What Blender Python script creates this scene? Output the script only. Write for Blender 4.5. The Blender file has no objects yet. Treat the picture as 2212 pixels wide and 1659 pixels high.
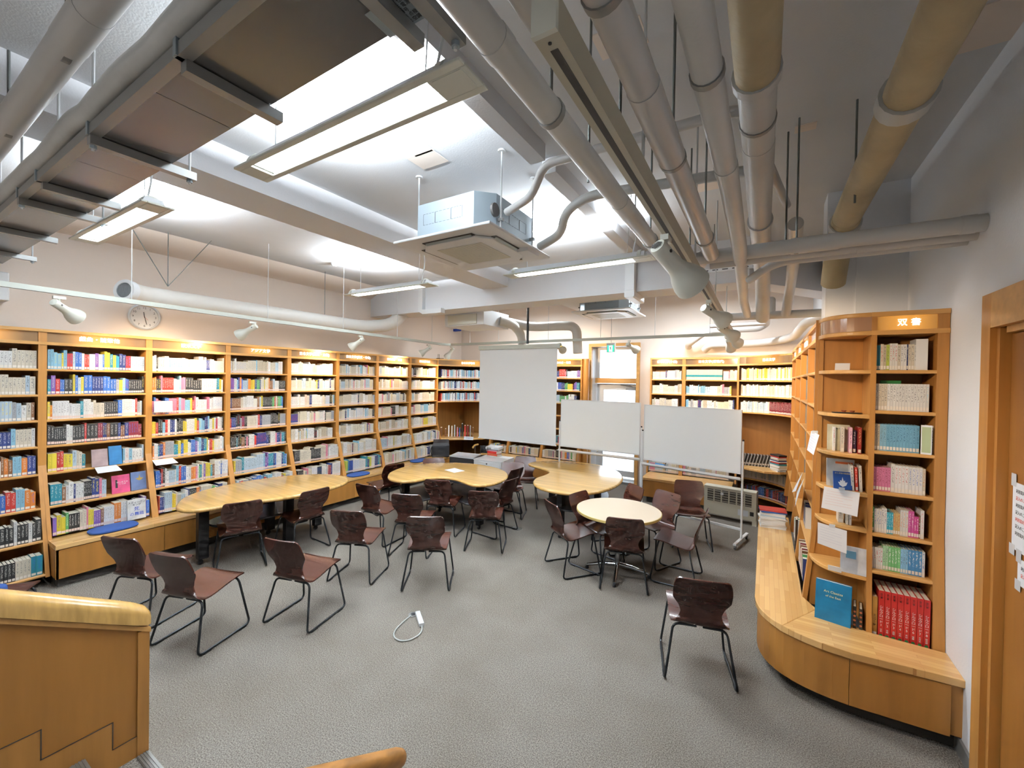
import bpy, bmesh, math, random
from mathutils import Vector, Matrix
R = math.radians
rnd = random.Random(7)
SC = bpy.context.scene
COL = SC.collection

# ------------------------------------------------------------------ camera
F, PITCH, ROLL, YAW, H = 900.0, -0.0102, 0.0169, 0.5454, 2.1
_f = Vector((-math.sin(YAW)*math.cos(PITCH), math.cos(YAW)*math.cos(PITCH), math.sin(PITCH)))
_r = Vector((math.cos(YAW), math.sin(YAW), 0)); _u = _r.cross(_f)
_r, _u = _r*math.cos(ROLL)+_u*math.sin(ROLL), -_r*math.sin(ROLL)+_u*math.cos(ROLL)
CAM = Vector((0, 0, H))
cd = bpy.data.cameras.new('camera'); cam = bpy.data.objects.new('camera', cd); COL.objects.link(cam)
cd.sensor_width = 36; cd.sensor_fit = 'HORIZONTAL'; cd.lens = F*36/2212; cd.clip_start = .02
cam.matrix_world = Matrix(((_r.x, _u.x, -_f.x, 0), (_r.y, _u.y, -_f.y, 0), (_r.z, _u.z, -_f.z, H), (0, 0, 0, 1)))
SC.camera = cam
# ------------------------------------------------------------------ world, exposure
w = bpy.data.worlds.new('daylight'); SC.world = w; w.use_nodes = True
bg = w.node_tree.nodes['Background']; bg.inputs[0].default_value = (.86, .93, 1, 1); bg.inputs[1].default_value = 5.0
SC.view_settings.view_transform = 'Standard'; SC.view_settings.look = 'None'
SC.view_settings.gamma = 1; SC.view_settings.use_curve_mapping = False
SC.view_settings.exposure = 0.27
SC.cycles.use_denoising = True; SC.cycles.max_bounces = 5; SC.cycles.diffuse_bounces = 3; SC.cycles.use_adaptive_sampling = True; SC.cycles.adaptive_threshold = .04; SC.cycles.adaptive_min_samples = 12
SC.cycles.glossy_bounces = 2; SC.cycles.transmission_bounces = 4; SC.cycles.sample_clamp_indirect = 8
SC.cycles.use_light_tree = False; SC.cycles.caustics_reflective = False; SC.cycles.caustics_refractive = False

def at(u, v, x=None, y=None, z=None):
    """point where the line of sight through a measured picture point meets a plane of the room"""
    d = _r*((u-1106)/F) - _u*((v-829.5)/F) + _f
    t = (z-H)/d.z if z is not None else (x/d.x if x is not None else y/d.y)
    return CAM + d*t

# ------------------------------------------------------------------ materials
def lin(c): return tuple((v/12.92 if v <= .04045 else ((v+.055)/1.055)**2.4) for v in c)
def hx(s): return lin(tuple(int(s[i:i+2], 16)/255 for i in (0, 2, 4)))
def mat(name, col, rough=.5, metal=0, spec=.5, emit=None, estr=0, bump=None, var=None, coat=0):
    m = bpy.data.materials.new(name); m.use_nodes = True; nt = m.node_tree; b = nt.nodes['Principled BSDF']
    b.inputs['Base Color'].default_value = (*col, 1); b.inputs['Roughness'].default_value = rough
    b.inputs['Metallic'].default_value = metal; b.inputs['Specular IOR Level'].default_value = spec
    if coat: b.inputs['Coat Weight'].default_value = coat; b.inputs['Coat Roughness'].default_value = .12
    if emit: b.inputs['Emission Color'].default_value = (*emit, 1); b.inputs['Emission Strength'].default_value = estr
    tc = nt.nodes.new('ShaderNodeTexCoord')
    if var:   # (scale xyz, amount, detail)
        mp = nt.nodes.new('ShaderNodeMapping'); mp.inputs['Scale'].default_value = var[0]
        nt.links.new(tc.outputs['Object'], mp.inputs[0])
        n = nt.nodes.new('ShaderNodeTexNoise'); n.inputs['Scale'].default_value = 1; n.inputs['Detail'].default_value = 5
        nt.links.new(mp.outputs[0], n.inputs[0])
        cr = nt.nodes.new('ShaderNodeValToRGB')
        a = var[1]
        cr.color_ramp.elements[0].position = .3; cr.color_ramp.elements[1].position = .72
        cr.color_ramp.elements[0].color = (*[max(0, c*(1-a)) for c in col], 1)
        cr.color_ramp.elements[1].color = (*[min(1, c*(1+a)) for c in col], 1)
        nt.links.new(n.outputs[0], cr.inputs[0]); nt.links.new(cr.outputs[0], b.inputs['Base Color'])
    if bump:  # (scale, strength)
        n2 = nt.nodes.new('ShaderNodeTexNoise'); n2.inputs['Scale'].default_value = bump[0]; n2.inputs['Detail'].default_value = 4
        nt.links.new(tc.outputs['Object'], n2.inputs[0])
        bp = nt.nodes.new('ShaderNodeBump'); bp.inputs['Strength'].default_value = bump[1]; bp.inputs['Distance'].default_value = .01
        nt.links.new(n2.outputs[0], bp.inputs['Height']); nt.links.new(bp.outputs[0], b.inputs['Normal'])
    return m
M = {}
OAK = (.47, .215, .05)
M['oak_v'] = mat('oak_upright', OAK, .42, var=((22, 22, 1.6), .13, 4))
M['oak_h'] = mat('oak_shelf', (.62, .33, .10), .38, var=((1.6, 22, 22), .12, 4))
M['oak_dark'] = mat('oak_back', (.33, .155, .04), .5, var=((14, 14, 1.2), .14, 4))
M['oak_panel'] = mat('oak_front_panel', (.40, .175, .035), .4, var=((9, 9, 1.0), .16, 4))
M['oak_door'] = mat('oak_door', (.30, .12, .022), .42, var=((11, 11, .9), .14, 4))
M['wall'] = mat('wall_paint', (.88, .775, .69), .75, bump=(60, .07))
M['wallcool'] = mat('wall_paint_cool', (.78, .80, .84), .7, bump=(60, .12))
M['ceiling'] = mat('ceiling_paint', (.74, .75, .77), .9, spec=.1, bump=(90, .12), var=((1.2, 1.2, 1.2), .05, 3))
M['beam'] = mat('beam_paint', (.74, .74, .76), .7, bump=(70, .15))
M['kick'] = mat('kick_board', (.055, .048, .04), .6)
M['pipe'] = mat('pipe_wrap', (.60, .60, .585), .33, bump=(25, .2), var=((3, 3, 3), .08, 3))
M['pipe2'] = mat('pipe_pvc', (.60, .585, .57), .3, var=((2, 2, 2), .05, 3))
M['pipey'] = mat('pipe_yellowed', (.50, .40, .235), .55, bump=(14, .5), var=((5, 5, 5), .14, 4))
M['duct'] = mat('spiral_duct_paint', (.74, .71, .66), .4)
M['tray'] = mat('tray_metal', (.17, .17, .17), .27, metal=.55, bump=(3, .05))
M['steel'] = mat('grey_steel', (.30, .30, .29), .4, metal=.5)
M['galv'] = mat('galvanised', (.34, .40, .44), .42, metal=.35)
M['rod'] = mat('threaded_rod', (.16, .17, .16), .5, metal=.5)
M['rodw'] = mat('white_rod', (.62, .63, .63), .45)
M['rail'] = mat('rail_paint', (.50, .52, .46), .45)
M['beige'] = mat('beige_rail', (.47, .43, .33), .45)
M['slot'] = mat('dark_slot', (.05, .045, .04), .6)
M['lampw'] = mat('lamp_cream', (.70, .70, .62), .38)
M['white'] = mat('white_gloss', (.78, .79, .80), .35)
M['whiteb'] = mat('whiteboard_face', (.85, .88, .89), .28)
M['screen'] = mat('screen_cloth', (.84, .86, .87), .8)
M['black'] = mat('black_paint', (.018, .018, .02), .4)
M['tube'] = mat('chair_tube', (.035, .04, .045), .28, metal=.6)
M['ply'] = mat('chair_ply', (.050, .0150, .0095), .27, var=((8, 30, 30), .28, 4), coat=.25)
M['table'] = mat('table_ash', (.62, .37, .115), .22, var=((1.4, 26, 5), .24, 4), coat=.4)
M['tabler'] = mat('round_table_laminate', (.74, .60, .44), .3, coat=.3)
M['tableredge'] = mat('round_table_edge', (.62, .47, .16), .4)
M['chrome'] = mat('chrome', (.55, .57, .6), .15, metal=1)
M['blue'] = mat('blue_felt', (.018, .055, .20), .9, bump=(300, .3))
M['paper'] = mat('paper', (.80, .83, .88), .6)
M['acrylic'] = mat('acrylic', (.66, .70, .74), .15)
M['radiator'] = mat('radiator_cream', (.56, .55, .46), .45)
M['cable'] = mat('cable_grey', (.55, .57, .55), .5)
M['tube_light'] = mat('fluorescent_tube', (1, 1, 1), .5, emit=(.86, .95, 1), estr=22)
M['lampglow'] = mat('lamp_bulb', (1, 1, 1), .5, emit=(1, .8, .55), estr=14)
M['letters'] = mat('lit_lettering', (1, 1, 1), .5, emit=(1, .93, .78), estr=3.2)
M['green'] = mat('exit_green', (.0, .45, .22), .4, emit=(.02, .75, .4), estr=1.1)
M['exitw'] = mat('exit_white', (.9, .95, .9), .4, emit=(.75, 1, .85), estr=1.6)
M['glass'] = mat('window_glass', (.9, .95, 1), .05); M['glass'].node_tree.nodes['Principled BSDF'].inputs['Transmission Weight'].default_value = 1
M['glass'].node_tree.nodes['Principled BSDF'].inputs['IOR'].default_value = 1.02
M['terrace'] = mat('terrace_concrete', (.62, .64, .66), .9, bump=(8, .2))
M['pagewhite'] = mat('page_block', (.72, .68, .58), .8)
M['stick'] = mat('call_number_sticker', (.80, .76, .70), .6)
M['redink'] = mat('sticker_red', (.65, .08, .05), .6)
M['goldink'] = mat('gold_ink', (.75, .6, .3), .5)
M['inkblack'] = mat('ink_black', (.02, .02, .02), .5)
M['inkblue'] = mat('ink_blue', (.02, .08, .5), .5)
M['faintred'] = mat('faint_red_ink', (.72, .45, .45), .6); M['faintblue'] = mat('faint_blue_ink', (.50, .55, .68), .6)
M['inkwhite'] = mat('ink_white', (.85, .85, .85), .5)
M['inkgreen'] = mat('ink_green', (.03, .22, .06), .5)
M['alu'] = mat('aluminium_nosing', (.35, .37, .37), .35, metal=.8)
M['clay'] = mat('red_clay', (.35, .10, .04), .5)
M['brass'] = mat('brass', (.5, .36, .1), .4, metal=.8)

def carpet():
    m = mat('carpet', (.2, .2, .2), .95, spec=.1); nt = m.node_tree; b = nt.nodes['Principled BSDF']
    tc = nt.nodes.new('ShaderNodeTexCoord')
    def noise(s, d=3):
        n = nt.nodes.new('ShaderNodeTexNoise'); n.inputs['Scale'].default_value = s; n.inputs['Detail'].default_value = d
        nt.links.new(tc.outputs['Object'], n.inputs[0]); return n
    a, c = noise(150, 2), noise(1.3, 4)
    r1 = nt.nodes.new('ShaderNodeValToRGB'); r1.color_ramp.elements[0].position = .36; r1.color_ramp.elements[1].position = .66
    r1.color_ramp.elements[0].color = (.072, .060, .048, 1); r1.color_ramp.elements[1].color = (.285, .258, .225, 1)
    nt.links.new(a.outputs[0], r1.inputs[0])
    r2 = nt.nodes.new('ShaderNodeValToRGB'); r2.color_ramp.elements[0].position = .38; r2.color_ramp.elements[1].position = .6
    r2.color_ramp.elements[0].color = (.80, .78, .75, 1); r2.color_ramp.elements[1].color = (1, 1, 1, 1)
    nt.links.new(c.outputs[0], r2.inputs[0])
    mx = nt.nodes.new('ShaderNodeMixRGB'); mx.blend_type = 'MULTIPLY'; mx.inputs[0].default_value = 1
    nt.links.new(r1.outputs[0], mx.inputs[1]); nt.links.new(r2.outputs[0], mx.inputs[2]); nt.links.new(mx.outputs[0], b.inputs['Base Color'])
    bp = nt.nodes.new('ShaderNodeBump'); bp.inputs['Strength'].default_value = .25; bp.inputs['Distance'].default_value = .003
    nt.links.new(a.outputs[0], bp.inputs['Height']); nt.links.new(bp.outputs[0], b.inputs['Normal'])
    return m
M['carpet'] = carpet()

def butcher(name, rot):
    """laminated bench top: thin staves glued side by side"""
    m = mat(name, (.6, .35, .12), .25, coat=.4); nt = m.node_tree; b = nt.nodes['Principled BSDF']
    tc = nt.nodes.new('ShaderNodeTexCoord'); mp = nt.nodes.new('ShaderNodeMapping'); mp.inputs['Rotation'].default_value = (0, 0, rot)
    nt.links.new(tc.outputs['Object'], mp.inputs[0])
    br = nt.nodes.new('ShaderNodeTexBrick'); br.inputs['Scale'].default_value = 1; br.inputs['Brick Width'].default_value = .42
    br.inputs['Row Height'].default_value = .034; br.inputs['Mortar Size'].default_value = .0006
    br.inputs['Color1'].default_value = (.62, .345, .115, 1); br.inputs['Color2'].default_value = (.78, .48, .19, 1)
    br.inputs['Mortar'].default_value = (.45, .22, .07, 1); br.inputs['Bias'].default_value = .1
    nt.links.new(mp.outputs[0], br.inputs[0]); nt.links.new(br.outputs[0], b.inputs['Base Color'])
    return m
M['bench_x'] = butcher('bench_staves_across', 0)
M['bench_y'] = butcher('bench_staves_along', R(90))

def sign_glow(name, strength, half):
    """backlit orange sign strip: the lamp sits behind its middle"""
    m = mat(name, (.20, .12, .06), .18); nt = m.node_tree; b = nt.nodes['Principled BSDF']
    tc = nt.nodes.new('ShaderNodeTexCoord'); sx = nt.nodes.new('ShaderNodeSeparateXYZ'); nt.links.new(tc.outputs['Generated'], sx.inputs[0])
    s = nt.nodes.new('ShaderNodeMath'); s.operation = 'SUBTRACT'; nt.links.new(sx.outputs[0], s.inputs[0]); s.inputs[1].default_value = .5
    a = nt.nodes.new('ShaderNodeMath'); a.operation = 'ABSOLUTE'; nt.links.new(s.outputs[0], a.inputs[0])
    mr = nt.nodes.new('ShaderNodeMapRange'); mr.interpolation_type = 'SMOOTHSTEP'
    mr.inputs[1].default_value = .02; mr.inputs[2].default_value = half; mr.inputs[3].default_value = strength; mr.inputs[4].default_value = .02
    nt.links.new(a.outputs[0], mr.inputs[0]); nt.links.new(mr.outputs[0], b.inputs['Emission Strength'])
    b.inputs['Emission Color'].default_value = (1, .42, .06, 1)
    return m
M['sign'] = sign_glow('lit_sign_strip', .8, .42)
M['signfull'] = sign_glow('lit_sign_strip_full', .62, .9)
M['signdim'] = mat('unlit_sign_strip', (.40, .22, .12), .1, coat=1)

def book_mat(name, sticker):
    m = mat(name, (.5, .5, .5), .45); nt = m.node_tree; b = nt.nodes['Principled BSDF']; L = nt.links.new
    def N(t, **k):
        n = nt.nodes.new(t)
        for a, v in k.items(): setattr(n, a, v)
        return n
    ca = N('ShaderNodeAttribute'); ca.attribute_name = 'Col'
    ia = N('ShaderNodeAttribute'); ia.attribute_name = 'Ink'
    uv = N('ShaderNodeUVMap'); sx = N('ShaderNodeSeparateXYZ'); L(uv.outputs[0], sx.inputs[0])
    tc = N('ShaderNodeNewGeometry'); mp = N('ShaderNodeMapping'); mp.inputs['Scale'].default_value = (230, 230, 120)
    L(tc.outputs['Position'], mp.inputs[0]); n = N('ShaderNodeTexNoise'); n.inputs['Scale'].default_value = 1; n.inputs['Detail'].default_value = 1
    L(mp.outputs[0], n.inputs[0])
    def M2(op, a, bb, c=None):
        x = N('ShaderNodeMath', operation=op)
        for i, q in enumerate((a, bb, c)):
            if q is None: continue
            if isinstance(q, (int, float)): x.inputs[i].default_value = q
            else: L(q, x.inputs[i])
        return x.outputs[0]
    du = M2('ABSOLUTE', M2('SUBTRACT', sx.outputs[0], .5), 0)
    inu = M2('LESS_THAN', du, .24)
    inv = M2('MULTIPLY', M2('GREATER_THAN', sx.outputs[1], .34), M2('LESS_THAN', sx.outputs[1], .93))
    ink = M2('MULTIPLY', M2('MULTIPLY', inu, inv), M2('MULTIPLY', M2('GREATER_THAN', n.outputs[0], .54), .75))
    mx = N('ShaderNodeMixRGB'); L(ink, mx.inputs[0]); L(ca.outputs[0], mx.inputs[1]); L(ia.outputs[0], mx.inputs[2])
    out = mx.outputs[0]
    if sticker:
        sm = M2('MULTIPLY', M2('MULTIPLY', M2('GREATER_THAN', sx.outputs[1], .05), M2('LESS_THAN', sx.outputs[1], .185)), M2('LESS_THAN', du, .46))
        m3 = N('ShaderNodeMixRGB'); L(sm, m3.inputs[0]); L(out, m3.inputs[1]); m3.inputs[2].default_value = (.74, .60, .55, 1)
        out = m3.outputs[0]
    L(out, b.inputs['Base Color'])
    return m
M['book'] = book_mat('book_cover', False)
M['bookfar'] = book_mat('book_cover_with_sticker', True)

# ------------------------------------------------------------------ mesh helpers
def tag(o, label=None, cat=None, group=None, kind=None):
    if label: o['label'] = label
    if cat: o['category'] = cat
    if group: o['group'] = group
    if kind: o['kind'] = kind
    return o
def empty(name, loc=(0, 0, 0), rz=0):
    o = bpy.data.objects.new(name, None); COL.objects.link(o); o.location = loc; o.rotation_euler = (0, 0, rz)
    o.empty_display_size = .1; return o
class MB:
    def __init__(s): s.v = []; s.f = []; s.smooth = False
    def poly(s, pts): n = len(s.v); s.v += [tuple(p) for p in pts]; s.f.append(tuple(range(n, n+len(pts))))
    def box(s, a, b):
        x0, y0, z0 = a; x1, y1, z1 = b
        if x0 > x1: x0, x1 = x1, x0
        if y0 > y1: y0, y1 = y1, y0
        if z0 > z1: z0, z1 = z1, z0
        n = len(s.v); s.v += [(x0, y0, z0), (x1, y0, z0), (x1, y1, z0), (x0, y1, z0), (x0, y0, z1), (x1, y0, z1), (x1, y1, z1), (x0, y1, z1)]
        s.f += [tuple(n+i for i in q) for q in ((3, 2, 1, 0), (4, 5, 6, 7), (0, 1, 5, 4), (1, 2, 6, 5), (2, 3, 7, 6), (3, 0, 4, 7))]
        return s
    def prism(s, pts, d0, d1, axis='z'):
        """extrude a 2D outline; axis z: pts=(x,y); axis x: pts=(y,z)"""
        n = len(s.v); k = len(pts)
        area = sum(pts[i][0]*pts[(i+1) % k][1]-pts[(i+1) % k][0]*pts[i][1] for i in range(k))
        if area < 0: pts = pts[::-1]
        for d in (d0, d1):
            for a, b in pts: s.v.append((a, b, d) if axis == 'z' else ((d, a, b) if axis == 'x' else (a, d, b)))
        s.f.append(tuple(n+k-1-i for i in range(k))); s.f.append(tuple(n+k+i for i in range(k)))
        s.f += [(n+i, n+(i+1) % k, n+k+(i+1) % k, n+k+i) for i in range(k)]
        return s
    def tube(s, path, r, seg=12, cap=True, radii=None):
        P = [Vector(p) for p in path]; n0 = len(s.v); m = len(P)
        t0 = (P[1]-P[0]).normalized(); up = Vector((0, 0, 1)) if abs(t0.z) < .9 else Vector((1, 0, 0))
        a = t0.cross(up).normalized()
        for i, p in enumerate(P):
            t = ((P[min(i+1, m-1)]-p).normalized()+(p-P[max(i-1, 0)]).normalized()).normalized() if 0 < i < m-1 else ((P[1]-P[0]) if i == 0 else (P[-1]-P[-2])).normalized()
            a = (a-t*a.dot(t)).normalized(); b = t.cross(a); rr = radii[i] if radii else r
            for j in range(seg):
                an = 2*math.pi*j/seg; q = p+a*(rr*math.cos(an))+b*(rr*math.sin(an)); s.v.append(tuple(q))
        for i in range(m-1):
            for j in range(seg):
                s.f.append((n0+i*seg+j, n0+i*seg+(j+1) % seg, n0+(i+1)*seg+(j+1) % seg, n0+(i+1)*seg+j))
        if cap:
            s.f.append(tuple(n0+seg-1-j for j in range(seg))); s.f.append(tuple(n0+(m-1)*seg+j for j in range(seg)))
        s.smooth = True
        return s
    def lathe(s, prof, seg=24, M4=None, cap=True):
        n0 = len(s.v); M4 = M4 or Matrix()
        for r, z in prof:
            for j in range(seg):
                an = 2*math.pi*j/seg; s.v.append(tuple(M4 @ Vector((r*math.cos(an), r*math.sin(an), z))))
        for i in range(len(prof)-1):
            for j in range(seg):
                s.f.append((n0+i*seg+j, n0+i*seg+(j+1) % seg, n0+(i+1)*seg+(j+1) % seg, n0+(i+1)*seg+j))
        if cap:
            s.f.append(tuple(n0+seg-1-j for j in range(seg))); k = n0+(len(prof)-1)*seg; s.f.append(tuple(k+j for j in range(seg)))
        s.smooth = True
        return s
    def slab(s, pts, z0, z1, r=.02, n=4):
        """flat top with a rounded rim, any outline (counter-clockwise)"""
        k = len(pts)
        area = sum(pts[i][0]*pts[(i+1) % k][1]-pts[(i+1) % k][0]*pts[i][1] for i in range(k))
        if area < 0: pts = pts[::-1]
        nor = []
        for i in range(k):
            a = Vector(pts[i-1]); c = Vector(pts[(i+1) % k]); d = (c-a).normalized(); nor.append(Vector((d.y, -d.x)))
        rings = []; h = z1-z0; r = min(r, h/2)
        for i in range(n+1): t = math.pi/2*i/n; rings.append((r*(1-math.cos(math.pi/2-t)), z0+r*(1-math.cos(t)) if 0 else z0+r-r*math.cos(t)))
        for i in range(n+1): t = math.pi/2*i/n; rings.append((r*(1-math.cos(t)), z1-r+r*math.sin(t)))
        n0 = len(s.v)
        for ins, z in rings:
            for i in range(k): p = Vector(pts[i])-nor[i]*ins; s.v.append((p.x, p.y, z))
        m = len(rings)
        for a in range(m-1):
            for i in range(k): s.f.append((n0+a*k+i, n0+a*k+(i+1) % k, n0+(a+1)*k+(i+1) % k, n0+(a+1)*k+i))
        s.f.append(tuple(n0+k-1-i for i in range(k))); s.f.append(tuple(n0+(m-1)*k+i for i in range(k)))
        return s
    def xform(s, M4): s.v = [tuple(M4 @ Vector(p)) for p in s.v]; return s
    def mesh(s, name, m):
        me = bpy.data.meshes.new(name); me.from_pydata(s.v, [], s.f); me.materials.append(m)
        if s.smooth:
            for p in me.polygons: p.use_smooth = len(p.vertices) == 4
        me.update(); return me
    def build(s, name, m, parent=None, loc=None):
        o = bpy.data.objects.new(name, s.mesh(name, m)); COL.objects.link(o)
        if parent: o.parent = parent
        if loc: o.location = loc
        if s.smooth and hasattr(o.data, 'set_sharp_from_angle'): o.data.set_sharp_from_angle(angle=R(40))
        return o
def bevel(o, w=.004, n=2):
    b = o.modifiers.new('edge', 'BEVEL'); b.width = w; b.segments = n; b.limit_method = 'ANGLE'; return o
def box(name, a, b, m, parent=None, bv=0):
    o = MB().box(a, b).build(name, M[m], parent)
    if bv: bevel(o, bv)
    return o
def copy_tree(o, parent=None):
    c = o.copy(); COL.objects.link(c); c.parent = parent
    for ch in o.children: copy_tree(ch, c)
    return c
def text(name, s, size, mt, parent, loc, rot=(R(90), 0, 0), ext=.0008, align='CENTER', vertical=False, xs=1, ls=1.0):
    cu = bpy.data.curves.new(name, 'FONT'); cu.body = '\n'.join(s) if vertical else s
    cu.size = size; cu.extrude = ext; cu.align_x = align; cu.align_y = 'CENTER'; cu.materials.append(M[mt]); cu.resolution_u = 2
    if vertical: cu.space_line = ls
    o = bpy.data.objects.new(name, cu); COL.objects.link(o); o.parent = parent; o.location = loc; o.rotation_euler = rot; o.scale = (xs, 1, 1)
    return o
def curve_pts(pts, n=8):
    """smooth closed outline through the given points"""
    out = []; k = len(pts)
    for i in range(k):
        p0, p1, p2, p3 = (Vector(pts[(i+j-1) % k]) for j in range(4))
        for t in range(n):
            t /= n
            out.append(tuple(.5*((2*p1)+(-p0+p2)*t+(2*p0-5*p1+4*p2-p3)*t*t+(-p0+3*p1-3*p2+p3)*t**3)))
    return out
def round_path(pts, r=.05, n=6):
    """polyline with rounded corners"""
    P = [Vector(p) for p in pts]; out = [P[0]]
    for i in range(1, len(P)-1):
        a = (P[i-1]-P[i]); b = (P[i+1]-P[i]); q = min(r, a.length*.49, b.length*.49)
        s, e = P[i]+a.normalized()*q, P[i]+b.normalized()*q
        for t in range(n+1):
            t /= n; out.append(s*(1-t)**2+P[i]*2*t*(1-t)+e*t*t)
    out.append(P[-1]); return out

# ================================================================== ROOM
def struct(name, mb, m): o = mb.build(name, M[m]); o['kind'] = 'structure'; return o
CZ = 3.82
struct('floor', MB().box((-7.2, -3, -.1), (1.6, 9.0, 0)), 'carpet')
struct('floor_2', MB().box((-7, 9.0, -.12), (2, 14, -.04)), 'terrace')['label'] = 'pale concrete terrace outside the glass door'
struct('ceiling', MB().box((-7.2, -3, CZ), (1.6, 9, CZ+.15)), 'ceiling')
lw = MB().box((-6.95, -3, 0), (-6.7, 8.6, CZ)); lw.prism([(-6.7, 3.66), (-6.32, CZ), (-6.7, CZ)], -3, 8.5, 'y') if 0 else None
lw.poly([(-6.7, -3, 3.64), (-6.7, 8.5, 3.64), (-6.3, 8.5, CZ-.001), (-6.3, -3, CZ-.001)])
struct('wall_left', lw, 'wall')
# back wall with the tall door opening
WX0, WX1, WZ = -3.17, -2.20, 2.84
bw = MB().box((-6.9, 8.5, 0), (WX0, 8.95, CZ)).box((WX1, 8.5, 0), (1.3, 8.95, CZ)).box((WX0, 8.5, WZ), (WX1, 8.95, CZ))
struct('wall_back', bw, 'wall')
rw = MB().box((1.0, 3.045, 0), (1.3, 4.65, CZ)).box((.66, 4.65, 0), (1.3, 8.5, CZ)).box((1.0, -3, 2.41), (1.3, 3.045, CZ)).box((1.10, -3, 0), (1.3, 3.045, 2.41)).box((1.0, -3, 0), (1.1, 1.9, 2.41))
rw.box((.45, 4.66, 2.62), (.66, 4.95, CZ))
struct('wall_right', rw, 'wallcool')
struct('wall_front', MB().box((-7.2, -3.2, 0), (1.6, -3, CZ)), 'wall')
# beams
b1 = MB().box((-6.7, 5.6, 3.3), (-.18, 6.05, CZ)).prism([(-.18, 5.6), (1.0, 7.15), (1.0, 7.75), (-.18, 6.05)], 3.3, CZ)
struct('beam_cross', b1, 'beam')
struct('beam_long', MB().box((-3.98, -3, 3.57), (-3.5, 5.6, CZ)), 'beam')
struct('beam_far', MB().box((-3.05, 6.05, 3.42), (-2.6, 8.5, CZ)), 'beam')
struct('beam_short', MB().box((-1.52, -2, 3.70), (-1.40, 2.72, CZ)).box((-1.52, 2.9, 3.70), (-1.40, 5.6, CZ)), 'beam')
struct('baseboard_right', MB().box((.985, 3.145, 0), (1.0, 3.42, .09)), 'steel')
# patches of old plaster on the ceiling
for i, (u, v, s) in enumerate(((925, 345, .13), (905, 322, .09), (1530, 400, .14), (1340, 85, .12), (2160, 50, .22), (1740, 275, .06))):
    p = at(u, v, z=CZ); o = box('plaster_patch', (p.x-s, p.y-s*.8, CZ-.006), (p.x+s, p.y+s*.7, CZ+.01), 'wall'); o['kind'] = 'structure'

# door frame and window in the back wall
wf = MB()
wf.box((WX0-.05, 8.44, 0), (WX0+.012, 8.52, WZ+.05)).box((WX1-.012, 8.44, 0), (WX1+.05, 8.9, WZ+.05)).box((WX0+.012, 8.44, WZ-.012), (WX1-.012, 8.52, WZ+.05))
door = struct('door_1', wf, 'oak_h'); door['label'] = 'tall oak frame round the glazed terrace door'
box('reveal_lining', (WX0+.0005, 8.52, 0), (WX0+.010, 8.9, WZ), 'white', door); box('reveal_lining', (WX0+.01, 8.52, WZ-.012), (WX1-.012, 8.9, WZ-.002), 'white', door)
o = box('transom', (WX0, 8.7, 2.06), (WX1, 8.86, 2.17), 'oak_h', door)
for a, b in (((WX0+.0, 8.80, 2.17), (WX0+.07, 8.86, WZ)), ((WX1-.05, 8.80, 2.17), (WX1, 8.86, WZ)), ((WX0+.07, 8.80, WZ-.06), (WX1-.05, 8.86, WZ))):
    box('window_frame', a, b, 'white', door)
box('pane', (WX0+.07, 8.82, 2.17), (WX1-.05, 8.825, WZ-.06), 'glass', door)
dl = MB().box((WX0+.02, 8.80, .08), (WX0+.17, 8.85, 2.05)).box((WX1-.12, 8.80, .08), (WX1-.02, 8.85, 2.05)).box((WX0+.17, 8.80, 1.92), (WX1-.12, 8.85, 2.05)).box((WX0+.17, 8.80, .08), (WX1-.12, 8.85, .2))
leaf = dl.build('door_leaf', M['white'], door)
box('pane', (WX0+.17, 8.82, .2), (WX1-.12, 8.825, 1.92), 'glass', leaf)
box('door_closer', (-2.50, 8.74, 1.93), (-2.30, 8.80, 1.99), 'steel', leaf)
MB().tube([(-2.32, 8.76, 1.97), (-2.42, 8.72, 2.02), (-2.62, 8.78, 2.03)], .008, 8).build('closer_arm', M['steel'], leaf)
o = box('trim_1', (WX0, 8.45, 0), (WX1, 8.9, .05), 'alu'); o['kind'] = 'structure'
# garden wall seen through the door
o = MB().box((-5.5, 11.6, -.04), (1, 11.8, .7)).build('garden_wall', M['terrace']); o['kind'] = 'structure'

# right hand oak door beside the camera
dr = MB()
dr.box((.965, 3.045, 0), (1.0, 3.145, 2.578)).box((.99, 3.015, 0), (1.10, 3.045, 2.41))
door2 = struct('door_2', dr, 'oak_v'); door2['label'] = 'oak door frame at the right edge of the picture'
box('door_head', (.965, 1.9, 2.402), (1.0, 3.044, 2.578), 'oak_h', door2)
box('head_jamb', (1.0, 1.9, 2.37), (1.10, 2.98, 2.402), 'oak_h', door2)
box('door_leaf', (1.03, 1.9, .01), (1.07, 3.012, 2.365), 'oak_door', door2)
for (v0, v1, u0, n, wh) in ((1040, 1185, 2190, 7, 'upper'), (1205, 1262, 2200, 2, 'lower')):
    A = at(u0, v0, x=1.028); B = at(u0, v1, x=1.028); y1 = A.y; y0 = y1-.23; z1 = A.z; z0 = B.z
    sh = MB().box((1.026, y0, z0), (1.0295, y1, z1)).build('notice_sheet', M['paper'])
    tag(sh, f'white typed notice taped to the oak door, {wh} of the two', 'notice', 'notices on the oak door')
    box('tape', (1.0252, y1-.03, z1-.02), (1.0258, y1+.015, z1+.04), 'acrylic', sh)
    box('tape', (1.0252, y1-.03, z0-.03), (1.0258, y1+.02, z0+.02), 'acrylic', sh)
    for k in range(n):
        text('printed_line', '記入のこと・注意' if k % 2 else '利用案内', .020, 'redink' if k % 3 == 1 else 'inkblack', sh, (1.0257, y1-.03, z1-.04-k*.033), (R(90), 0, R(-90)), .0003, 'LEFT')

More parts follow.
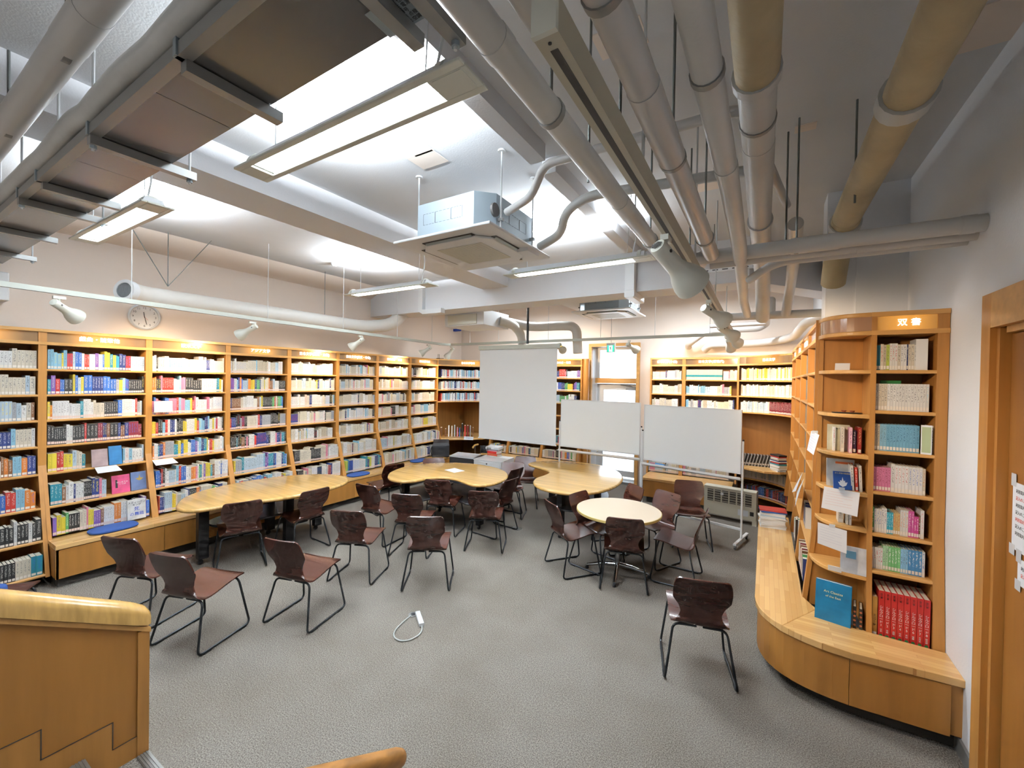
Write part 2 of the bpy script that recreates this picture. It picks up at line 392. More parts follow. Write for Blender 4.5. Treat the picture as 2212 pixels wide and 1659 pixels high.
# ------------------------------------------------------------------ stairs and the panelled balustrade, lower left
st = MB(); edges = [(.865, .145), (.628, .283), (.39, .42), (.153, .556), (-.085, .69), (-.32, .83)]
for k, (y, z) in enumerate(edges):
    st.box((-2.70, -3, z-.145 if k else 0), (-.2, y, z))
stair = struct('floor_3', st, 'carpet'); stair['label'] = 'grey carpeted stair treads at the bottom left'
for y, z in edges[:3]:
    n = MB().box((-2.69, y-.045, z), (-.25, y+.004, z+.006))
    for q in range(4): n.box((-2.69, y-.042+q*.011, z+.006), (-.25, y-.037+q*.011, z+.009))
    n.build('stair_nosing', M['alu'], stair)
S = .577
def capz(y): return .80+(.93-y)*S
bal = empty('stair_balustrade', (-2.95, .9, 0)); tag(bal, 'oak panelled stair balustrade with thick rounded cap, lower left corner', 'balustrade')
inv = Matrix.Translation((2.95, -.9, 0)) @ Matrix.Translation((0, 0, H)) @ Matrix.Diagonal((.931, .931, .931, 1)) @ Matrix.Translation((0, 0, -H))
pl = MB()
prof = [(-.6, 0), (.885, 0), (.885, capz(.885)-.12), (-.6, capz(-.6)-.12)]
pl.prism(prof, -2.985, -2.905, 'x').xform(inv); pl.build('upper_panel', M['oak_panel'], bal)
zz = [(-.6, 0), (.885, 0), (.885, .115), (.785, .115), (.785, .26), (.53, .26), (.53, .405), (.275, .405), (.275, .55), (.02, .55), (.02, .695), (-.235, .695), (-.235, .84), (-.6, .84)]
MB().prism(zz, -2.902, -2.899, 'x').xform(inv).build('stepped_skirting', M['oak_v'], bal)
line = MB()
for i in range(2, len(zz)-1):
    (a, b), (c, d) = zz[i], zz[i+1]
    line.box((-2.8988, min(a, c)-.002, min(b, d)-.002), (-2.8975, max(a, c)+.002, max(b, d)+.002))
line.xform(inv).build('groove', M['slot'], bal)
MB().box((-2.99, .885, 0), (-2.895, .935, capz(.93)-.115)).xform(inv).build('end_post', M['oak_v'], bal)
cp = MB(); sec = []
for k in range(13):
    an = math.pi*k/12; sec.append((.062*math.cos(an), .028+.055*math.sin(an)))
sec = [(.062, -.03)]+sec+[(-.062, -.03)]
path = [(-.7, 1), (.80, 1), (.88, .97), (.925, .86), (.945, .6)]
n0 = 0
for y, sc in path:
    for a, b in sec: cp.v.append((-2.945+a*(sc if sc < 1 else 1), y, capz(y)-.07+b*sc))
k = len(sec)
for i in range(len(path)-1):
    for j in range(k): cp.f.append((i*k+j, i*k+(j+1) % k, (i+1)*k+(j+1) % k, (i+1)*k+j))
cp.f.append(tuple(range((len(path)-1)*k, len(path)*k)))
cp.smooth = True
cp.xform(inv).build('handrail_cap', M['table'], bal)
MB().prism([(-.7, capz(-.7)-.13), (.94, capz(.94)-.13), (.94, capz(.94)-.105), (-.7, capz(-.7)-.105)], -2.995, -2.892, 'x').xform(inv).build('moulding', M['oak_h'], bal)
hr = empty('stair_handrail', (-.97, .95, 0)); tag(hr, 'worn round oak handrail end on black bracket at bottom edge', 'handrail')
pts = [(0, -.9, .89+.9*S), (0, -.02, .90), (0, .0, .889), (0, .012, .88)]
MB().tube(pts, .03, 16, radii=[.03, .03, .025, .012]).build('rail', mat('worn_oak', (.44, .20, .05), .4, var=((30, 3, 30), .35, 4)), hr)
MB().tube([(0, -.06, .915), (0, -.06, .115)], .014, 10).build('post', M['black'], hr)

# ================================================================== BOOKS
NAMES = {'red': (.5, .04, .03), 'dark red': (.2, .02, .03), 'pink': (.75, .25, .35), 'orange': (.7, .22, .04), 'yellow': (.75, .6, .06), 'cream': (.72, .68, .55), 'white': (.8, .8, .8),
         'grey': (.35, .36, .38), 'black': (.02, .02, .02), 'blue': (.04, .15, .5), 'navy': (.02, .035, .14), 'light blue': (.28, .55, .72), 'teal': (.03, .25, .33), 'green': (.08, .3, .1), 'lime': (.5, .6, .1), 'brown': (.2, .09, .04), 'purple': (.2, .1, .35)}
def cname(c): return min(NAMES, key=lambda k: sum((a-b)**2 for a, b in zip(NAMES[k], c)))
C = {k: v for k, v in NAMES.items()}
C['ivory'] = (.66, .60, .49); C['paleblue'] = (.46, .58, .68); C['beige'] = (.55, .47, .34); C['tan'] = (.45, .25, .07); C['offw'] = (.76, .76, .74)
P_MIX = ['ivory', 'offw', 'white', 'grey', 'paleblue', 'light blue', 'blue', 'navy', 'black', 'red', 'pink', 'yellow', 'teal', 'green', 'orange', 'ivory', 'white', 'offw', 'paleblue', 'purple', 'brown']
P_CREAM = ['ivory']*9+['offw']*9+['cream']*5+['beige']*3+['white']*5+['paleblue', 'paleblue', 'light blue', 'pink', 'black', 'yellow', 'navy', 'grey']
P_DARK = ['black']*6+['navy']*3+['brown', 'dark red', 'grey', 'offw', 'teal', 'black', 'pink', 'red', 'ivory']
P_BLUE = ['blue', 'navy', 'light blue', 'paleblue', 'grey', 'white', 'red', 'teal', 'purple', 'offw', 'yellow', 'blue', 'black']
near_count = 0; NEAR_MAX = 296
SV, SF, SCOL, SINK, SUV = [], [], [], [], []
def jit(c, a=.12): k = (.85 if max(c)-min(c) > .25 else .93)+rnd.uniform(-a, a); return tuple(max(0, min(1, v*k)) for v in c)
def inkfor(c): return (.10, .10, .11) if sum(c) > 1.0 else (.60, .58, .52)
def ordinal(n): return f"{n}{'th' if 10 <= n % 100 <= 20 else {1: 'st', 2: 'nd', 3: 'rd'}.get(n % 10, 'th')}"
def set_book_attrs(me, cols, inks, uvs):
    ca = me.color_attributes.new('Col', 'FLOAT_COLOR', 'CORNER'); ia = me.color_attributes.new('Ink', 'FLOAT_COLOR', 'CORNER')
    ca.data.foreach_set('color', cols); ia.data.foreach_set('color', inks)
    u = me.uv_layers.new(name='uv'); u.data.foreach_set('uv', uvs)
PAGE = (.68, .64, .54)
def book_geo(t, d, h, col, ink, pages=True):
    """spine faces -y; local origin at the spine's lower left"""
    v = [(0, 0, 0), (t, 0, 0), (t, d, 0), (0, d, 0), (0, 0, h), (t, 0, h), (t, d, h), (0, d, h)]
    f = [(0, 1, 5, 4), (4, 5, 6, 7), (1, 2, 6, 5), (3, 0, 4, 7), (2, 3, 7, 6)]
    uv = [0, 0, 1, 0, 1, 1, 0, 1]+[-1]*32
    cols = [*col, 1]*4+[*PAGE, 1]*4+[*col, 1]*12
    return v, f, cols, [*ink, 1]*20, uv
def stuff_book(M4, x, y, z, t, d, h, col, ink, lean=0):
    v, f, c, i, uv = book_geo(t, d, h, col, ink); n = len(SV)
    L = M4 @ Matrix.Translation((x, y, z)) @ Matrix.Rotation(lean, 4, 'Y')
    SV.extend(tuple(L @ Vector(p)) for p in v); SF.extend(tuple(n+k for k in q) for q in f)
    SCOL.extend(c); SINK.extend(i); SUV.extend(uv)
def near_book(M4, x, y, z, t, d, h, col, ink, label, group, lean=0, sticker=True, name='book', title=None):
    global near_count; near_count += 1
    b = .0016
    root_m = MB(); vs = []
    # cover: spine board and two side boards round the pages
    v = []; f = []
    def bx(a, c):
        n = len(v); x0, y0, z0 = a; x1, y1, z1 = c
        v.extend([(x0, y0, z0), (x1, y0, z0), (x1, y1, z0), (x0, y1, z0), (x0, y0, z1), (x1, y0, z1), (x1, y1, z1), (x0, y1, z1)])
        f.extend([tuple(n+i for i in q) for q in ((0, 1, 5, 4), (3, 2, 1, 0), (4, 5, 6, 7), (1, 2, 6, 5), (2, 3, 7, 6), (3, 0, 4, 7))])
    bx((0, 0, 0), (t, b*1.5, h)); bx((0, b*1.5, 0), (b, d, h)); bx((t-b, b*1.5, 0), (t, d, h))
    me = bpy.data.meshes.new(name); me.from_pydata(v, [], f); me.materials.append(M['book'])
    nl = len(f)*4; uvs = [-1.0]*(nl*2); uvs[0:8] = [0, 0, 1, 0, 1, 1, 0, 1]
    if title: uvs[0:8] = [-1]*8
    set_book_attrs(me, [*col, 1]*nl, [*ink, 1]*nl, uvs)
    o = bpy.data.objects.new(name, me); COL.objects.link(o)
    o.matrix_world = M4 @ Matrix.Translation((x, y, z)) @ Matrix.Rotation(lean, 4, 'Y')
    tag(o, label, 'book', group)
    MB().box((b, b*1.5, .002), (t-b, d-.004, h-.003)).build('page_block', M['pagewhite'], o)
    if sticker:
        s = MB().box((t*.1, -.0006, h*.045), (t*.9, .0002, h*.045+.022)).build('spine_label', M['stick'], o)
    if title:
        text('spine_title', title[0], title[1], title[2], o, (t/2, -.0008, h*title[3]), (R(90), 0, 0), .0002, 'CENTER', True, ls=.95)
    return o
def fill_row(M4, x0, x1, y, z, hmax, pal, near=None, dmax=.17, full=1.0, tmin=.014, tmax=.034, cream=0, start=1):
    """a row of books between x0 and x1; near = (what the shelf is called, group)"""
    x = x0+.004; i = start-1; end = x0+(x1-x0)*full
    while x < end-tmin*1.3:
        cn = rnd.choice(pal); c0 = C[cn]; run = rnd.choice((1, 1, 1, 2, 2, 3, 4, 6)) if cn in ('ivory', 'offw', 'white', 'beige', 'black', 'grey', 'navy', 'paleblue', 'cream') or rnd.random() < .2 else rnd.choice((1, 1, 2)); h0 = rnd.uniform(.72, .97)*hmax; t0 = rnd.uniform(tmin, tmax); d0 = rnd.uniform(.75, 1)*dmax
        t0 = t0*(1 if near else .82)
        if run >= 4: t0 = rnd.uniform(tmin, tmin+(tmax-tmin)*.5)
        ink = inkfor(c0) if rnd.random() < .8 else C[rnd.choice(('red', 'blue', 'yellow'))]
        for k in range(run):
            t = t0 if run > 2 else t0*rnd.uniform(.85, 1.15); h = h0 if run > 2 else h0*rnd.uniform(.95, 1.04); h = min(h, hmax)
            if x+t > end: break
            i += 1; c = jit(c0, .05 if run > 2 else .15)
            if near and near_count < NEAR_MAX:
                near_book(M4, x, y, z, t-.0008, d0, h, c, ink, f"{cname(c)} book, {ordinal(i)} from the left on the {near[0]}", near[1])
            else: stuff_book(M4, x, y, z, t-.0006, d0, h, c, ink)
            x += t
    return x, i

# ================================================================== BOOKCASES
ROWN = ['top shelf', 'second shelf', 'third shelf', 'fourth shelf', 'fifth shelf', 'sixth shelf', 'lowest shelf', 'floor shelf']
def make_off(base, kink, zb):
    return lambda z: 0 if z >= kink else base*(kink-z)/(kink-zb)
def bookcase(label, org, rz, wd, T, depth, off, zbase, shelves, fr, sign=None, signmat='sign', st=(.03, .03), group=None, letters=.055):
    root = empty('bookcase', (org[0], org[1], 0), rz); tag(root, label, 'bookcase', group)
    zs = [zbase, 1.15, T] if off(zbase) else [zbase, T]
    def prof(z0=zbase): return [(off(zbase), zbase)]+([(off(1.15), 1.15)] if off(zbase) else [])+[(0, T), (depth, T), (depth, zbase)]
    MB().prism(prof(), 0, st[0], 'x').build('side_panel', M['oak_v'], root)
    MB().prism(prof(), wd-st[1], wd, 'x').build('side_panel', M['oak_v'], root)
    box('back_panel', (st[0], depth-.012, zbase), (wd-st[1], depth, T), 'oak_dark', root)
    for z in shelves:
        o = off(z)
        sh = MB().prism([(o+.004, z-.022), (o, z-.015), (o, z-.004), (o+.004, z), (depth-.012, z), (depth-.012, z-.022)], st[0], wd-st[1], 'x')
        sh.build('shelf', M['oak_h'], root)
    MB().box((-.001, -.008, T-.03), (wd+.001, .02, T)).box((0, .02, T-.03), (wd, depth, T-.005)).build('crown_rail', M['oak_h'], root)
    MB().box((-.001, -.006, fr-.03), (wd+.001, .03, fr)).box((st[0], .03, fr-.03), (wd-st[1], depth-.012, fr-.012)).build('sign_rail', M['oak_h'], root)
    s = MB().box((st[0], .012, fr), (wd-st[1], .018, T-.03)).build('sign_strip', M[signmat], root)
    if sign:
        text('lettering', sign, letters, 'letters', s, (wd/2, .008, (fr+T-.03)/2), ext=.002)
    M4 = Matrix.Translation((org[0], org[1], 0)) @ Matrix.Rotation(rz, 4, 'Z')
    return root, M4
LEV = [2.13, 1.87, 1.61, 1.345, 1.07, .745]
offL = make_off(-.22, 1.15, .43)
pitch = .853; TL = 2.535
LSIG = ['小説・評論', '戯曲・随筆他', '欧米文学', 'アジア文学', '日本文学(古典・全集)', '日本文学(近代・中世)', '日本文学・詩歌', '日本文学全集']
WHICH = ['leftmost bookcase']+[f'{q}-from-left bookcase' for q in ('second', 'third', 'fourth', 'fifth', 'sixth', 'seventh', 'eighth')]
PALS = [P_MIX, P_BLUE, P_MIX, P_MIX, P_CREAM, P_CREAM, P_CREAM, P_CREAM]
left_frames = []
for i in range(8):
    y0 = 1.14+(i-1)*pitch
    offA = offL if i else make_off(-.31, 1.15, .10)
    zb = .40 if i else .10
    sh = LEV+([.44, .13] if i == 0 else [])
    root, M4 = bookcase(f'oak {WHICH[i]} in the long left row, lit sign {LSIG[i]}', (-6.25, y0), R(90), pitch, TL, .30, offA, zb, sh, 2.405, LSIG[i], group='bookcases along the left wall')
    left_frames.append((M4, offA))
def top_of(k, lev, base, T0): return (T0 if k == 0 else lev[k-1]-.022)-(lev+base)[k]

# ---- right hand end unit, facing the camera
offR = make_off(-.07, 1.15, .40)
TR = 2.6
LEVR = [2.208, 1.934, 1.66, 1.385, 1.10, .854]
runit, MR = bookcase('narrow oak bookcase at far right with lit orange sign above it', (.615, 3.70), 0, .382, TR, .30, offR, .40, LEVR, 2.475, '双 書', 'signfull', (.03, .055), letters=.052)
xr0, xr1 = .034, .322
def nearset(specs, row, x0, z, yy, hscale=1, M4=None, shelf='', grp='', start=0):
    """specs: (count, colour, thickness, height, depth, ink)"""
    x = x0; i = start
    for cnt, c, t, h, d, ink in specs:
        for k in range(cnt):
            i += 1; cc = jit(c, .05)
            near_book(M4, x, yy, z, t-.0007, d, h, cc, ink, f"{cname(cc)} book, {ordinal(i)} from the left on the {shelf}", grp)
            x += t
    return x, i
K = inkfor((1, 1, 1)); W = (.8, .8, .78)
RG = 'books in the narrow bookcase at far right'
RN = [f"{r} of the far right bookcase" for r in ROWN]
nearset([(2, C['teal'], .011, .17, .12, K), (1, C['ivory'], .016, .178, .12, C['red']), (1, C['beige'], .014, .172, .12, K), (1, C['lime'], .017, .172, .12, K), (3, C['offw'], .0135, .18, .12, C['red']), (1, C['ivory'], .016, .172, .12, K), (1, C['offw'], .013, .172, .12, C['navy']), (1, C['white'], .017, .172, .12, K), (1, C['navy'], .007, .172, .12, W), (2, C['ivory'], .015, .172, .12, K), (2, C['offw'], .013, .168, .12, K)], 0, xr0, LEVR[0], .035, M4=MR, shelf=RN[0], grp=RG)
bx_ = box('slipcase', (0, 0, 0), (.058, .14, .205), 'white'); bx_.matrix_world = MR @ Matrix.Translation((.232, .03, LEVR[0])); tag(bx_, 'blank white slipcase at right end of the top shelf', 'slipcase')
nearset([(4, C['ivory'], .0155, .182, .12, K), (13, C['offw'], .0148, .182, .12, K), (1, C['offw'], .015, .182, .12, C['light blue'])], 1, xr0, LEVR[1], .035, M4=MR, shelf=RN[1], grp=RG)
tag(box('shelf_sign', (.69, 3.83, LEVR[1]), (.80, 3.845, LEVR[1]+.205), 'inkgreen', bv=.003), 'green shelf sign standing behind the white books', 'sign')
x, i = nearset([(2, C['beige'], .0145, .18, .12, K), (2, C['light blue'], .017, .18, .12, K), (10, (.2, .47, .66), .0165, .18, .12, (.03, .1, .2))], 2, xr0, LEVR[2], .035, M4=MR, shelf=RN[2], grp=RG)
o = box('picture_card', (0, 0, 0), (.052, .004, .19), 'paper'); o.matrix_world = MR @ Matrix.Translation((x, .01, LEVR[2])) @ Matrix.Rotation(R(-14), 4, 'Z'); tag(o, 'pale green picture card leaning among the blue books', 'card')
box('print', (.005, -.001, .012), (.047, 0, .178), 'inkgreen', o).active_material = mat('card_print', (.42, .5, .3), .6)
nearset([(2, C['offw'], .0165, .185, .12, K)], 2, x+.052, LEVR[2], .035, M4=MR, shelf=RN[2], grp=RG, start=i)
nearset([(6, (.72, .22, .38), .0152, .162, .12, C['dark red']), (1, C['offw'], .02, .19, .12, K), (4, C['white'], .0172, .182, .12, C['red']), (1, C['offw'], .017, .18, .12, C['blue']), (3, C['white'], .017, .18, .12, C['blue']), (1, C['ivory'], .015, .175, .12, C['orange'])], 3, xr0, LEVR[3], .035, M4=MR, shelf=RN[3], grp=RG)
nearset([(1, C['green'], .011, .17, .12, W), (3, C['offw'], .0125, .16, .12, C['blue']), (2, C['white'], .014, .168, .12, C['navy']), (3, (.05, .45, .62), .011, .145, .12, W), (3, (.72, .5, .2), .0115, .145, .12, C['red']), (3, C['offw'], .0135, .172, .12, C['orange']), (2, (.75, .12, .42), .0145, .172, .12, W), (2, (.72, .08, .35), .011, .14, .12, W), (1, C['brown'], .008, .15, .12, W), (1, C['white'], .018, .185, .12, C['pink'])], 4, xr0, LEVR[4], .035, M4=MR, shelf=RN[4], grp=RG)
nearset([(5, C['offw'], .0115, .145, .12, C['red']), (2, (.42, .68, .4), .0145, .165, .12, K), (4, (.2, .55, .2), .0152, .165, .12, W), (3, (.3, .6, .85), .0125, .162, .12, K), (4, (.08, .3, .6), .017, .165, .12, W), (1, C['white'], .014, .165, .12, C['blue'])], 5, xr0, LEVR[5], .02, M4=MR, shelf=RN[5], grp=RG)
# lowest row: a tan volume and eight red volumes lettered in white
near_book(MR, xr0, -.04, .415, .026, .19, .27, (.40, .20, .04), (.1, .03, .01), 'tan volume left of the eight big red volumes', RG, title=('エジプト学', .017, 'inkblack', .42))
rl = ['', '2', '3', '4', '5', '6', '7', '8']; subs = ['日本', '中国', '西域', '中央', '天山', '楼蘭', '大月氏', '総目録']
for k in range(8):
    b = near_book(MR, xr0+.030+k*.0318, -.045, .415, .030, .2, .32, jit((.56, .022, .018), .06), W, f"tall red volume, {ordinal(k+1)} from the left of the eight above the bench", 'tall red volumes on the bench shelf', sticker=False, title=(list('シルクロード')+[str(k+1)], .021, 'inkwhite', .47))
    text('spine_subtitle', subs[k], .012, 'inkwhite', b, (.015, -.0008, .055), (R(90), 0, 0), .0002, 'CENTER', True)
    MB().lathe([(.0092, 0), (.0092, .0008)], 16, Matrix.Translation((.015, .0001, .022)) @ Matrix.Rotation(R(90), 4, 'X')).build('green_seal', M['inkgreen'], b)
    text('spine_heading', '全八巻', .013, 'inkblack', b, (.015, -.0008, .285), (R(90), 0, 0), .0002, 'CENTER', True)

# ---- convex open bookcase between the end unit and the right run
def bez(A, Cc, B, t): return (A[0]*(1-t)**2+2*Cc[0]*t*(1-t)+B[0]*t*t, A[1]*(1-t)**2+2*Cc[1]*t*(1-t)+B[1]*t*t)
def arc_cv(z, n=14, e=0):
    o = -offR(z)
    A, Cc, B = (.35-o-e, 3.97), (.36-o*1.1-e, 3.69-o*1.1-e), (.615, 3.70-o-e)
    return [bez(A, Cc, B, k/n) for k in range(n+1)]
def cv_poly(z, e=0): return arc_cv(z, e=e)+[(.615, 3.97)]
cvx = empty('curved_bookcase', (.5, 3.85, 0)); tag(cvx, 'convex open oak bookcase wrapping round the corner beside the narrow unit', 'bookcase')
iv = Matrix.Translation((-.5, -3.85, 0))
for z in (2.208, 1.90, 1.62, 1.36, 1.115, .80):
    MB().slab(cv_poly(z), z-.026, z, .004, 2).xform(iv).build('shelf', M['oak_h'], cvx)
MB().slab(cv_poly(TR, .006), TR-.03, TR, .008, 3).xform(iv).build('crown_rail', M['oak_h'], cvx)
MB().slab(cv_poly(TR, .006), 2.445, 2.475, .008, 3).xform(iv).build('sign_rail', M['oak_h'], cvx)
ss = MB(); a = arc_cv(TR, 20)
for k in range(20): ss.poly([(*a[k], 2.475), (*a[k+1], 2.475), (*a[k+1], TR-.03), (*a[k], TR-.03)])
ss.smooth = True; ss.xform(iv).build('sign_strip', M['signdim'], cvx)
MB().box((.33, 3.972, .4), (.615, 3.985, TR)).xform(iv).build('back_panel', M['oak_v'], cvx)
sp = [(.35+offR(.4), .4), (.35+offR(.4)*0, 1.15), (.35, TR), (.38, TR), (.38, 1.15), (.31, .4)]
MB().prism([(a, b) for a, b in sp], 3.955, 3.985, 'y').xform(iv).build('side_panel', M['oak_v'], cvx)
CN = [f"{r} of the convex corner bookcase" for r in ('third shelf', 'fourth shelf', 'fifth shelf')]
MCV = Matrix.Translation((.40, 3.80, 0))
CG = 'books in the convex corner bookcase'
for (x, yy, z, t, d, h, c, ink, k) in ((.035, .03, 1.62, .014, .10, .175, C['offw'], C['red'], 1), (.078, .0, 1.62, .018, .13, .18, C['ivory'], K, 2), (.122, -.02, 1.62, .016, .13, .18, (.78, .45, .55), K, 3), (.142, .0, 1.62, .02, .13, .16, (.04, .015, .05), W, 4), (.168, -.03, 1.62, .019, .14, .185, (.28, .02, .015), (.7, .45, .2), 5)):
    near_book(MCV, x, yy, z, t, d, h, c, ink, f"{cname(c)} book, {ordinal(k)} from the left on the {CN[0]}", CG)
for (x, yy, z, t, d, h, c, ink, k) in ((.136, -.05, 1.36, .016, .12, .175, C['offw'], K, 1), (.158, -.055, 1.36, .015, .12, .165, (.6, .05, .03), W, 2), (.180, -.06, 1.36, .015, .12, .18, C['offw'], K, 3)):
    near_book(MCV, x, yy, z, t, d, h, c, ink, f"{cname(c)} book, {ordinal(k)} from the left on the {CN[1]}", CG, lean=R(-3))
for (x, yy, z, t, d, h, c, ink, k) in ((.07, -.02, 1.115, .03, .1, .10, C['ivory'], K, 1), (.112, -.05, 1.115, .012, .1, .11, C['ivory'], K, 2), (.128, -.055, 1.115, .012, .1, .11, C['offw'], K, 3)):
    near_book(MCV, x, yy, z, t, d, h, c, ink, f"{cname(c)} book, {ordinal(k)} from the left on the {CN[2]}", CG)
def flat_book(name, label, loc, size, rz, tilt, col, cat='book', grp=None):
    """a book shown cover forward; size = (width, thickness, height)"""
    wd, t, h = size
    v = [(0, 0, 0), (wd, 0, 0), (wd, t, 0), (0, t, 0), (0, 0, h), (wd, 0, h), (wd, t, h), (0, t, h)]
    mb = MB(); mb.box((0, 0, 0), (wd, .002, h)).box((0, t-.002, 0), (wd, t, h)).box((0, .002, 0), (.002, t-.002, h))
    m = mat(name+'_cover', col, .35, var=((9, 9, 9), .25, 3))
    o = mb.build(name, m); o.matrix_world = Matrix.Translation(loc) @ Matrix.Rotation(rz, 4, 'Z') @ Matrix.Rotation(-tilt, 4, 'X')
    tag(o, label, cat, grp); MB().box((.002, .002, .003), (wd-.004, t-.002, h-.003)).build('page_block', M['pagewhite'], o)
    return o
o = flat_book('display_book', 'pale book standing cover forward at left of the third curved shelf', (.405, 3.86, 1.621), (.13, .02, .19), 0, R(4), (.60, .56, .40))
text('cover_title', '昭和文学', .012, 'inkblack', o, (.065, -.0006, .16)); text('cover_mark', '馬', .03, 'redink', o, (.09, -.0006, .06))
o = flat_book('display_book', 'white catalogue with orange band behind the blue book', (.405, 3.84, 1.361), (.16, .03, .2), 0, R(6), (.62, .62, .6))
box('orange_band', (.05, -.0012, .165), (.15, 0, .18), 'redink', o).active_material = mat('orange_print', (.8, .18, .04), .5)
o = flat_book('display_book', 'dark blue picture book on a stand with pale castle emblem', (.435, 3.735, 1.362), (.105, .016, .125), R(4), R(14), (.015, .075, .30))
text('cover_title', 'おとぎ話の図書館', .011, 'goldink', o, (.052, -.0008, .112))
em = MB()
em.prism([(.035, .03), (.052, .018), (.072, .03), (.080, .052), (.066, .050), (.066, .064), (.058, .060), (.052, .088), (.047, .060), (.038, .064), (.038, .050), (.026, .052)], -.0012, -.0002, 'y')
em.v = [(p[0], p[1], p[2]) for p in em.v]
em.build('emblem', M['paper'], o)
o = flat_book('display_book', 'large blue green art book leaning on the bench under the curved shelves', (.335, 3.66, .4455), (.20, .035, .27), R(-12), R(8), (.01, .16, .32))
text('cover_title', 'Art Classics', .022, 'goldink', o, (.10, -.0008, .2)); text('cover_title', 'of the East', .02, 'goldink', o, (.10, -.0008, .17))
for k, x in enumerate((.545, .578)):
    o = flat_book('display_book', ['black boxed volume with orange pattern, left of the pair on the bench', 'black boxed volume with orange pattern, right of the pair on the bench'][k], (x, 3.64, .4455), (.018, .12, .15-.01*k), R(-8), 0, (.012, .012, .012), 'book', 'black boxed volumes on the bench')
    for q in range(4): MB().lathe([(.007, 0), (.007, .001)], 10, Matrix.Translation((.009, .0001, .025+q*.03)) @ Matrix.Rotation(R(90), 4, 'X')).build('orange_motif', M['clay'], o)
# things on the curved shelves
o = box('sign_card', (0, 0, 0), (.085, .003, .05), 'paper', bv=.003); o.matrix_world = Matrix.Translation((.432, 3.80, 2.2095)) @ Matrix.Rotation(R(12), 4, 'X'); tag(o, 'blank white card standing on the top curved shelf', 'card')
tr = MB().lathe([(.075, 0), (.08, .004), (.08, .007)], 20).build('tray', M['black']); tr.location = (.505, 3.79, 1.9005); tr.scale = (1.1, .6, 1); tag(tr, 'thin black tray under two clay cups', 'tray')
for k, x in enumerate((.487, .535)):
    c = MB().lathe([(.008, 0), (.010, .003), (.017, .014), (.0155, .014), (.006, .004)], 18).build('clay_cup', M['clay']); c.location = (x, 3.785, 1.908); tag(c, 'small red clay cup on the black tray, ' + ('left one' if k == 0 else 'right one'), 'cup', 'clay cups on the tray')
def sheet(label, c, wd, h, rz, tilt, m='paper', clip=True, name='notice_sheet'):
    mb = MB().box((-wd/2, -.0008, -h), (wd/2, .0008, 0)); o = mb.build(name, M[m]); o.matrix_world = Matrix.Translation(c) @ Matrix.Rotation(rz, 4, 'Z') @ Matrix.Rotation(tilt, 4, 'X'); tag(o, label, 'notice')
    for k in range(5): text('printed_line', '展示図書のご案内と貸出について'[:12-k], .011, 'redink' if k == 1 else 'inkblack', o, (-wd/2+.01, -.0012, -.02-k*h*.17), (R(90), 0, 0), .0002, 'LEFT')
    if clip: box('clip', (-.02, -.003, -.008), (.02, .004, .012), 'acrylic', o)
    return o
def pxsheet(label, corners, y=None, x=None, clip=True):
    """a hanging sheet given by its measured corners on one upright plane"""
    P = [at(u, v, x=x, y=y) for u, v in corners]
    c = (P[0]+P[1])/2; n = Vector((0, -1, 0)) if y is not None else Vector((-1, 0, 0))
    mb = MB(); pts = [p+n*(.01+.02*(i > 1)) for i, p in enumerate(P)]
    mb.poly([p-c for p in pts][::-1]); mb.poly([p-c-n*.001 for p in pts])
    for i in range(4): a, b = pts[i]-c, pts[(i+1) % 4]-c; mb.poly([a, b, b-n*.001, a-n*.001])
    o = mb.build('notice_sheet', M['paper']); o.location = c; tag(o, label, 'notice')
    ux = (pts[1]-pts[0]); dn = (pts[3]-pts[0])
    ln = MB()
    for k in range(6):
        q = pts[0]-c+dn*(.16+.12*k)+ux*.08; e = q+ux*(.75 if k % 3 else .5); th = dn.normalized()*.0011; o3 = n*.0022
        ln.poly([q+o3, e+o3, e+th+o3, q+th+o3])
    ln.build('printed_lines', M['faintred' if 'red' in label else 'faintblue'], o)
    if clip:
        a = (pts[0]+pts[1])/2-c; MB().box((a.x-.016, a.y-.004, a.z-.006), (a.x+.016, a.y+.004, a.z+.014)).build('clip', M['acrylic'], o)
    return o
pxsheet('white sheet with red handwriting clipped under the fourth curved shelf', ((1780, 1050), (1857, 1064), (1850, 1114), (1773, 1094)), y=3.60)
pxsheet('white typed sheet clipped under the fifth curved shelf', ((1766, 1127), (1829, 1146), (1827, 1193), (1765, 1170)), y=3.56)
pxsheet('folded white sheet hanging at the corner of the right bookcase run', ((1756, 931), (1774, 940), (1770, 984), (1754, 973)), x=.30)
o = flat_book('display_folder', 'clear folder with white sheet and blue picture standing on the sixth curved shelf', (.475, 3.68, .802), (.14, .012, .18), R(-6), R(7), (.62, .63, .66), 'folder')
box('blue_picture', (.03, -.001, .10), (.085, 0, .15), 'inkblue', o).active_material = mat('print_blue', (.15, .35, .5), .5)
o = box('sign_card', (0, 0, 0), (.075, .003, .04), 'white', bv=.003); o.matrix_world = Matrix.Translation((.405, 3.66, .801)) @ Matrix.Rotation(R(-10), 4, 'Z') @ Matrix.Rotation(R(15), 4, 'X'); tag(o, 'small white name card on the sixth curved shelf', 'card')

